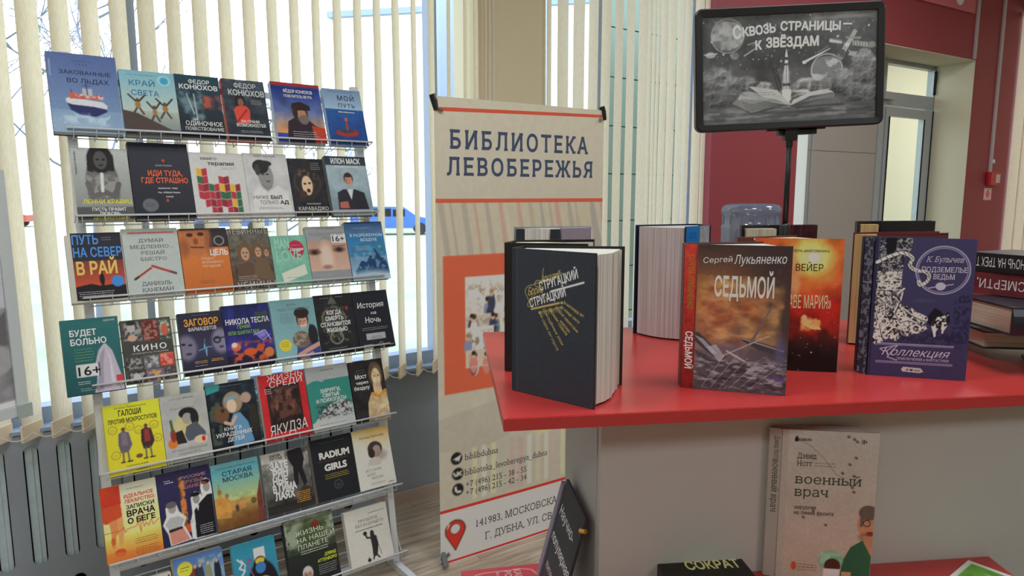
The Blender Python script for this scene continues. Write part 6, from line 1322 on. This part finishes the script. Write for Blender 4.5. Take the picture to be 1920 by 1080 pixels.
# clouds
bil = np.zeros((a.ny, a.nx)); amp_ = 1
for o_ in range(4):
    bil += amp_*(1-np.abs(2*fbm(a.nx, a.ny, 16*2**o_, 11*2**o_, 70+o_, 1)-1)); amp_ *= .55
bil = (bil-bil.min())/(bil.max()-bil.min()); nz = fbm(a.nx, a.ny, 14, 10, 77, 4)-.5
bil_s = np.roll(np.roll(bil, 4, 0), 3, 1)
def cloud(cx, cy, rx, ry, k, sd, base=(126, 128, 130)):
    d_ = np.sqrt(((a.U-cx)/(rx*1.25))**2+((a.V-cy)/(ry*1.25))**2)+nz*.9
    m = np.clip((1.0-d_)*5, 0, 1)*.95
    lum = np.clip(.60+.5*bil+.8*(bil-bil_s)+.25*np.clip((cy-a.V)/ry, -1, 1), .35, 1.75)
    c_ = lum[..., None]*np.array(base, float)
    a.im = a.im*(1-m[..., None])+c_*m[..., None]
cloud(.09, .60, .10, .14, 60, 1, (112, 114, 116)); cloud(.22, .66, .12, .10, 45, 2, (110, 112, 114)); cloud(.35, .68, .05, .06, 22, 3, (140, 142, 144)); cloud(.60, .68, .10, .07, 45, 4, (130, 132, 134)); cloud(.83, .66, .14, .10, 60, 5, (112, 114, 116)); cloud(.94, .52, .07, .14, 45, 6, (118, 120, 122)); cloud(.90, .78, .10, .08, 30, 7, (92, 94, 96)); cloud(.08, .80, .08, .08, 28, 8, (84, 86, 88)); cloud(.56, .74, .05, .03, 16, 9, (160, 162, 162)); cloud(.45, .74, .04, .03, 12, 10, (160, 162, 162))
a.p([(0, .84), (1, .84), (1, 1), (0, 1)], (76, 78, 80), .85); a.blot((0, .84, 1, 1), (128, 130, 132), 9, 12, .52, .8, sy=60, soft=.15); a.blot((0, .84, 1, 1), (54, 56, 58), 8, 22, .55, .7, sy=50)
# launch tower
for x0_, x1_ in ((.40, .45), (.425, .465), (.41, .475)): a.l([(x0_, .50), (x1_, .76)], .0035, (44, 46, 48))
for k in range(8): a.l([(.405+.006*k, .53+.03*k), (.425+.007*k, .52+.03*k)], .002, (60, 62, 64))
a.l([(.395, .45), (.41, .54)], .003, (50, 52, 54)); a.e(.41, .53, .015, .012, (56, 58, 60))
# rocket
R_ = (206, 208, 208)
a.p([(.475, .38), (.482, .315), (.489, .38), (.492, .46), (.472, .46)], R_); a.r(.473, .40, .491, .425, (50, 52, 54)); a.p([(.472, .46), (.492, .46), (.494, .50), (.502, .70), (.462, .70), (.470, .50)], (176, 178, 178)); a.p([(.462, .56), (.470, .50), (.470, .72), (.456, .72)], (150, 152, 152)); a.p([(.494, .50), (.502, .56), (.510, .72), (.496, .72)], (120, 122, 124)); a.r(.472, .455, .492, .475, (60, 62, 64)); a.r(.460, .64, .506, .665, (60, 62, 64)); a.l([(.482, .46), (.482, .70)], .0022, (110, 112, 112)); a.p([(.456, .70), (.510, .70), (.506, .80), (.483, .86), (.462, .80)], (222, 224, 224)); a.blot((.45, .68, .52, .84), (170, 172, 172), 60, 4, .5, .6)
# comets
a.p([(.588, .465), (.578, .445), (.73, .335), (.735, .34)], (190, 192, 192)); a.e(.585, .455, .012, .016, (220, 222, 222)); a.l([(.24, .37), (.30, .31)], .003, (170, 172, 172)); a.l([(.26, .27), (.32, .24)], .0025, (150, 152, 152))
# station
S_ = (168, 170, 170)
a.p([(.79, .44), (.775, .41), (.85, .22), (.872, .17), (.885, .19), (.865, .25), (.80, .44)], S_); a.l([(.79, .42), (.87, .19)], .010, (150, 152, 152)); a.e(.79, .42, .022, .03, (120, 122, 124)); a.e(.83, .31, .014, .02, (196, 198, 198)); a.l([(.80, .38), (.805, .395)], .018, (80, 82, 84))
a.p([(.73, .24), (.80, .265), (.80, .30), (.725, .28)], (176, 178, 178)); a.p([(.73, .24), (.80, .265), (.80, .278), (.73, .252)], (110, 112, 114)); a.p([(.86, .275), (.96, .30), (.96, .345), (.86, .32)], (150, 152, 152)); a.e(.97, .32, .022, .03, (120, 122, 122)); 
for k in range(6): a.l([(.87+.016*k, .28+.004*k), (.868+.016*k, .325+.004*k)], .0018, (80, 82, 84))
a.p([(.845, .37), (.89, .38), (.875, .42), (.835, .41)], (150, 152, 152)); a.p([(.82, .235), (.91, .245), (.905, .265), (.815, .25)], (130, 132, 132)); a.l([(.72, .32), (.66, .37)], .002, (130, 132, 132))
# open book
BK_ = (146, 148, 148)
a.p([(.17, .82), (.28, .915), (.46, .86), (.51, .885), (.55, .885), (.60, .87), (.82, .87), (.76, .80), (.52, .84), (.3, .76)], (60, 62, 64)); a.p([(.17, .81), (.20, .765), (.50, .83), (.51, .87), (.40, .86), (.28, .905)], (118, 120, 120)); a.p([(.20, .77), (.22, .715), (.40, .76), (.51, .85), (.36, .80), (.28, .82)], (152, 154, 154)); a.p([(.215, .725), (.24, .70), (.36, .735), (.50, .83), (.34, .79)], (120, 122, 124)); a.p([(.225, .71), (.27, .70), (.43, .78), (.32, .80)], BK_); a.p([(.265, .655), (.28, .655), (.43, .70), (.515, .85), (.40, .775), (.35, .76)], (168, 170, 170)); a.p([(.51, .85), (.52, .80), (.62, .73), (.72, .71), (.76, .745), (.62, .77)], (172, 174, 174)); a.p([(.515, .86), (.62, .79), (.76, .75), (.76, .79), (.60, .82)], (130, 132, 132)); a.p([(.52, .87), (.62, .83), (.78, .79), (.80, .85), (.62, .86)], (106, 108, 108))
for k in range(7): a.l([(.52, .862+.002*k), (.62, .79+.011*k), (.765+.006*k, .762+.014*k)], .0014, (70, 72, 74)); a.l([(.50, .85), (.36, .80+.012*k), (.22+.006*k, .775+.018*k)], .0014, (74, 76, 78))
a.fine(.30, .42, .72, (120, 122, 122), 2, .02, .005).e(.52, .885, .02, .02, (90, 92, 92))
LT = (206, 208, 206)
def arc(txt, x0_, x1_, y0_, rt, ch, wts):
    pass
SH_ = (60, 62, 64)
for q_, c_ in ((0, LT),):
    a.t('С', .176+q_*.5, .226, .208+q_, .112, c_, .05, rot=3).t('КВОЗЬ', .232+q_*.5, .422, .192+q_, .080, c_, .045, rot=5.2).t('СТРАНИЦЫ', .445+q_*.5, .790, .150+q_, .078, c_, .045, rot=-2.2).quad([(.805, .110), (.805, .126), (.855, .130), (.855, .114)], c_)
for q_, c_ in ((0, LT),):
    a.t('К', .304+q_*.5, .342, .318+q_, .080, c_, .045, rot=2).t('ЗВЁЗДАМ', .364+q_*.5, .667, .302+q_, .086, c_, .045, rot=-.2)
# darker outline behind the letters is drawn in the grid
pe = empty('printed_face'); pe.parent = fr; pe.location = (.0125, .0038, .0118); a.emit(pe, PRINT_GLOSS, .0002)

# ------------------------------------------------------------------ lower shelf and side shelf things
h = .236; q0, q1 = (.4045, .990), (.5400, .972); s0 = (.3890, .998)
a = Art(.1367, h, (180, 176, 164), 150, 1.4); a.g((176, 174, 168), (172, 162, 146)); a.n(.05, 3, 3); a.r(0, 0, .07, 1, (166, 162, 152))
a.l([(.16, .06), (.3, .10), (.46, .19), (.58, .28), (.66, .30)], .003, (120, 108, 96)); a.l([(.62, .21), (1, .22)], .0015, (170, 158, 142))
for x, y in ((.68, .03), (.74, .045), (.77, .06), (.77, .165), (.71, .21), (.64, .27), (.75, .36), (.77, .39), (.36, .53), (.26, .575), (.50, .62), (.76, .285)): a.e(x, y, .014, .010, (110, 98, 88), .9, .5); a.e(x+.012, y+.004, .01, .006, (70, 60, 56), .9, .4)
a.e(.96, .60, .13, .095, (176, 130, 100)); a.e(.94, .525, .10, .05, (96, 86, 78)); a.p([(.86, .55), (.90, .53), (.89, .62), (.86, .62)], (100, 88, 78)); a.ring(.93, .595, .035, .005, (60, 44, 40)); a.e(.97, .665, .04, .016, (120, 50, 46)); a.e(.94, .69, .09, .03, (120, 80, 60), .6, .6); a.r(.90, .68, 1, .76, (170, 124, 96))
a.p([(.68, 1), (.70, .86), (.78, .76), (.90, .71), (.98, .80), (1, .76), (1, 1)], (44, 92, 66)); a.p([(.90, .71), (1, .76), (1, .82)], (176, 130, 100)); a.r(.70, .93, .80, 1, (186, 142, 114))
a.e(.58, .86, .13, .07, (110, 170, 140)); a.blot((.45, .79, .7, .9), (150, 196, 170), 14, 4, .5, .8); a.e(.60, .895, .085, .05, (70, 44, 36)); a.r(.51, .915, .68, 1, (206, 204, 206)); a.e(.19, .91, .03, .03, (186, 80, 60)); a.p([(.13, .055), (.15, .035), (.17, .055), (.17, .075), (.13, .075)], (34, 32, 32))
a.t('БОМБОРА', .175, .305, .07, .017, (40, 38, 36), .03).t('18+', .82, .875, .075, .028, (50, 46, 44), .02).t('Дэвид', .165, .365, .185, .036, (60, 52, 46), .0, .05).t('Нотт', .165, .325, .235, .036, (60, 52, 46), .0, .05).fine(.35, .58, .215, (120, 110, 100), 2, .018, .006).t('военный', .155, .845, .352, .064, (66, 74, 60), .0, .05).t('врач', .155, .51, .436, .064, (66, 74, 60), .0, .05).t('хирургия', .16, .39, .522, .026, (60, 52, 46), .008, .03).t('на линии фронта', .16, .58, .558, .026, (60, 52, 46), .008, .03).fine(.22, .45, .90, (150, 90, 70), 3, .018, .006)
sp_ = Art(.0174, h, (158, 154, 146), 20, 1.4); sp_.tx.append(('text', 'Дэвид Нотт', .42, 2.4, .05, .030, (70, 62, 56), .0, .03, 0, -90, 1.0)); sp_.tx.append(('text', 'военный врач', .34, 5.2, .20, .040, (66, 74, 60), .0, .05, 0, -90, 1.0))
stand('beige hardback with a man in green scrubs on the cover, standing on the lower shelf', ZL, h, [(q0, q1), ((.3890, .9995), (.3935, 1.006)), ((.3940, 1.0065), (.525, .9995)), (s0, (.4035, .9915))], [[(.4065, .9935), (.5370, .977), (.520, .9965), (.3960, 1.003)]], PAGES, (180, 172, 164), None, .0026, [(q0, q1, a), (s0, (.4035, .9915), sp_)])
# black book lying left of it
a = Art(.135, .19, (40, 38, 34), 80, 1.4); a.n(.2, 4, 3); a.t('СОКРАТ', .30, .93, .175, .12, (206, 206, 140), .03).r(0, 0, 1, .02, (60, 56, 50))
b = empty('book', 'black book with yellow capitals lying flat on the lower shelf', 'book', Matrix.Translation((.2400, .812, ZL+.0003)) @ Matrix.Rotation(math.radians(5.5), 4, 'Z'))
cv = MB().box(0, .135, 0, .19, 0, .0025).box(0, .135, 0, .19, .0185, .021).box(0, .0025, 0, .19, .0026, .0184).build('cover', mat('jacket_dark_olive', (44, 42, 38), .4), b)
MB().box(.0026, .132, .003, .187, .0026, .0184).build('page_block', PAGES_FLAT, b)
e = empty('printed_face'); e.parent = cv; e.matrix_local = frame((0, 0, .0212), (1, 0, 0), (0, 1, 0)); a.emit(e, PRINT, .0003)
# portrait card
a = Art(.15, .20, (206, 206, 200), 90, 1.4); a.r(.05, .04, .95, .96, (96, 150, 54)); a.blot((.05, .04, .95, .96), (70, 120, 44), 5, 4, .5, .7); a.e(.5, .30, .30, .22, (66, 66, 68)); a.blot((.2, .08, .8, .5), (176, 176, 176), 16, 7, .52); a.e(.5, .42, .2, .2, (140, 140, 140)); a.e(.42, .4, .04, .02, (50, 50, 50)); a.e(.58, .4, .04, .02, (50, 50, 50)); a.e(.5, .54, .07, .015, (60, 60, 60)); a.e(.5, .85, .4, .2, (60, 60, 64))
cd_ = empty('portrait_card', 'white bordered green card with a grey portrait lying on the lower shelf', 'card', Matrix.Translation((.7314, 1.0340, ZL+.0003)) @ Matrix.Rotation(math.radians(-38), 4, 'Z'))
MB().box(0, .15, -.20, 0, 0, .002).build('card_board', mat('card_white', (225, 225, 220), .5), cd_)
cd_.matrix_world = Matrix.Translation((.7314, 1.0340, ZL+.0003)) @ Matrix.Rotation(math.radians(-52), 4, 'Z')
e = empty('printed_face'); e.parent = cd_; e.matrix_local = frame((0, -.20, .0022), (1, 0, 0), (0, 1, 0)); a.emit(e, PRINT, .0003)

# chalk sign leaning against the counter side
A0 = np.array([.1130, .998, .957]); A1 = np.array([.0965, 1.148, .957])  # near top, far top
up_ = np.array([.26, .03, 1.0]); up_ /= np.linalg.norm(up_)
Wd = float(np.linalg.norm(A1-A0)); Hh = .215
xd = (A0-A1)/Wd                                  # left (far) to right (near)
upv = up_-xd*np.dot(up_, xd); upv /= np.linalg.norm(upv)
O = A1-upv*Hh
ck = empty('chalk_sign', 'small black sign with white brush lettering leaning against the counter side', 'sign', frame(O, xd, upv))
brd = MB().box(0, Wd, 0, .004, 0, Hh).build('board', mat('chalk_black', (44, 46, 52), .6), ck)
a = Art(Wd, Hh, (50, 52, 58), 90, 1.4); a.n(.1, 5, 2)
CH = (214, 214, 214)
a.t('Научно-', .08, .80, .27, .085, CH, .006, 0, .12).t('популярная', .04, .96, .50, .085, CH, .006, 0, .12).t('литература', .10, .90, .72, .07, (170, 170, 172), .004, 0, .12)
a.emit(brd, PRINT, .0004)
MB().box(-.020, -.0005, -.003, .012, 0, Hh-.012).build('glitter_edging', mat('purple_glitter', (170, 160, 186), .3, bump=.8, scale=700, var=.6), ck)
MB().tube([(Wd-.004, -.002, Hh-.022), (Wd+.004, .004, Hh-.018)], .004, 8).build('gold_bead', mat('gold', (200, 160, 70), .35, metal=.6), ck)
# red book on the side shelf
rb = empty('book', 'pinkish red book with white ornament lying below the chalk sign', 'book', frame((-.0915, 1.1620, ZS+.001), (.9825, .1863, 0), (0, 0, 1)))
cv = MB().box(0, .150, -.205, 0, 0, .0025).box(0, .150, -.205, 0, .0275, .030).box(0, .0025, -.205, 0, .0026, .0274).build('cover', mat('jacket_rose_red', (190, 66, 76), .4), rb)
MB().box(.0026, .147, -.202, -.003, .0026, .0274).build('page_block', PAGES_FLAT, rb)
a = Art(.150, .205, (186, 68, 76), 90, 1.4); O_ = (222, 180, 180)
a.l([(.10, .9), (.08, .2), (.13, .13), (.16, .09), (.26, .07), (.74, .06), (.84, .09), (.88, .16), (.93, .2), (.92, .9)], .007, O_)
a.t('КАК Я', .62, .95, .05, .06, O_, .01, .04, 0, -90).t('РОССИЮ', .50, .95, .07, .06, O_, .01, .04, 0, -90).fine(.4, .44, .1, O_, 4, .03, .02)
e = empty('printed_face'); e.parent = cv; e.matrix_local = frame((0, -.205, .0302), (1, 0, 0), (0, 1, 0)); a.emit(e, PRINT, .0003)

# ------------------------------------------------------------------ water cooler with bottle
wx, wy = 1.14, 3.3
wc = empty('water_cooler', 'white water cooler body standing before the red wall, hidden behind the counter books', 'cooler', Matrix.Translation((wx, wy, 0)))
MB().box(-.155, .155, -.155, .155, .0, .98, .03).build('body', M_white_metal, wc)
MB().lathe([(.10, .9805), (.13, .985), (.13, 1.0), (.09, 1.0)]).build('bottle_collar', M_white_metal, wc)
MB().box(-.12, .12, -.175, -.1555, .62, .66).build('drip_tray', M_black, wc)
MB().box(-.06, -.04, -.185, -.1555, .80, .84).box(.04, .06, -.185, -.1555, .80, .84).build('tap', M_black, wc)
bt = bpy.data.materials.new('blue_translucent_plastic'); bt.use_nodes = True; n = bt.node_tree
for x in list(n.nodes): n.nodes.remove(x)
out = n.nodes.new('ShaderNodeOutputMaterial'); m1 = n.nodes.new('ShaderNodeMixShader'); m2 = n.nodes.new('ShaderNodeMixShader')
tr = n.nodes.new('ShaderNodeBsdfTransparent'); tr.inputs[0].default_value = (.62, .72, .86, 1)
df = n.nodes.new('ShaderNodeBsdfDiffuse'); df.inputs[0].default_value = (.32, .40, .54, 1)
gl = n.nodes.new('ShaderNodeBsdfGlossy'); gl.inputs['Roughness'].default_value = .12; m1.inputs[0].default_value = .42; m2.inputs[0].default_value = .12
n.links.new(tr.outputs[0], m1.inputs[1]); n.links.new(df.outputs[0], m1.inputs[2]); n.links.new(m1.outputs[0], m2.inputs[1]); n.links.new(gl.outputs[0], m2.inputs[2]); n.links.new(m2.outputs[0], out.inputs[0])
wb = MB().lathe([(.03, 1.0005), (.05, 1.02), (.10, 1.05), (.132, 1.09), (.134, 1.19), (.128, 1.20), (.134, 1.21), (.134, 1.285), (.136, 1.29), (.136, 1.30), (.129, 1.308), (.128, 1.355), (.134, 1.362), (.137, 1.375), (.134, 1.390), (.122, 1.402), (.09, 1.407), (.04, 1.404)], (0, 0), 40).build('water_bottle', bt, None, True)
wb.location = (wx, wy, 0)
tag(wb, 'pale blue translucent water bottle upturned in front of the red wall', 'bottle')
MB2 = MB()
for k in range(14):
    t = 2*math.pi*k/14; MB2.tube([(.131*math.cos(t), .131*math.sin(t), 1.312), (.131*math.cos(t), .131*math.sin(t), 1.350)], .003, 5)
MB2.build('grip_ribs', bt, wb)
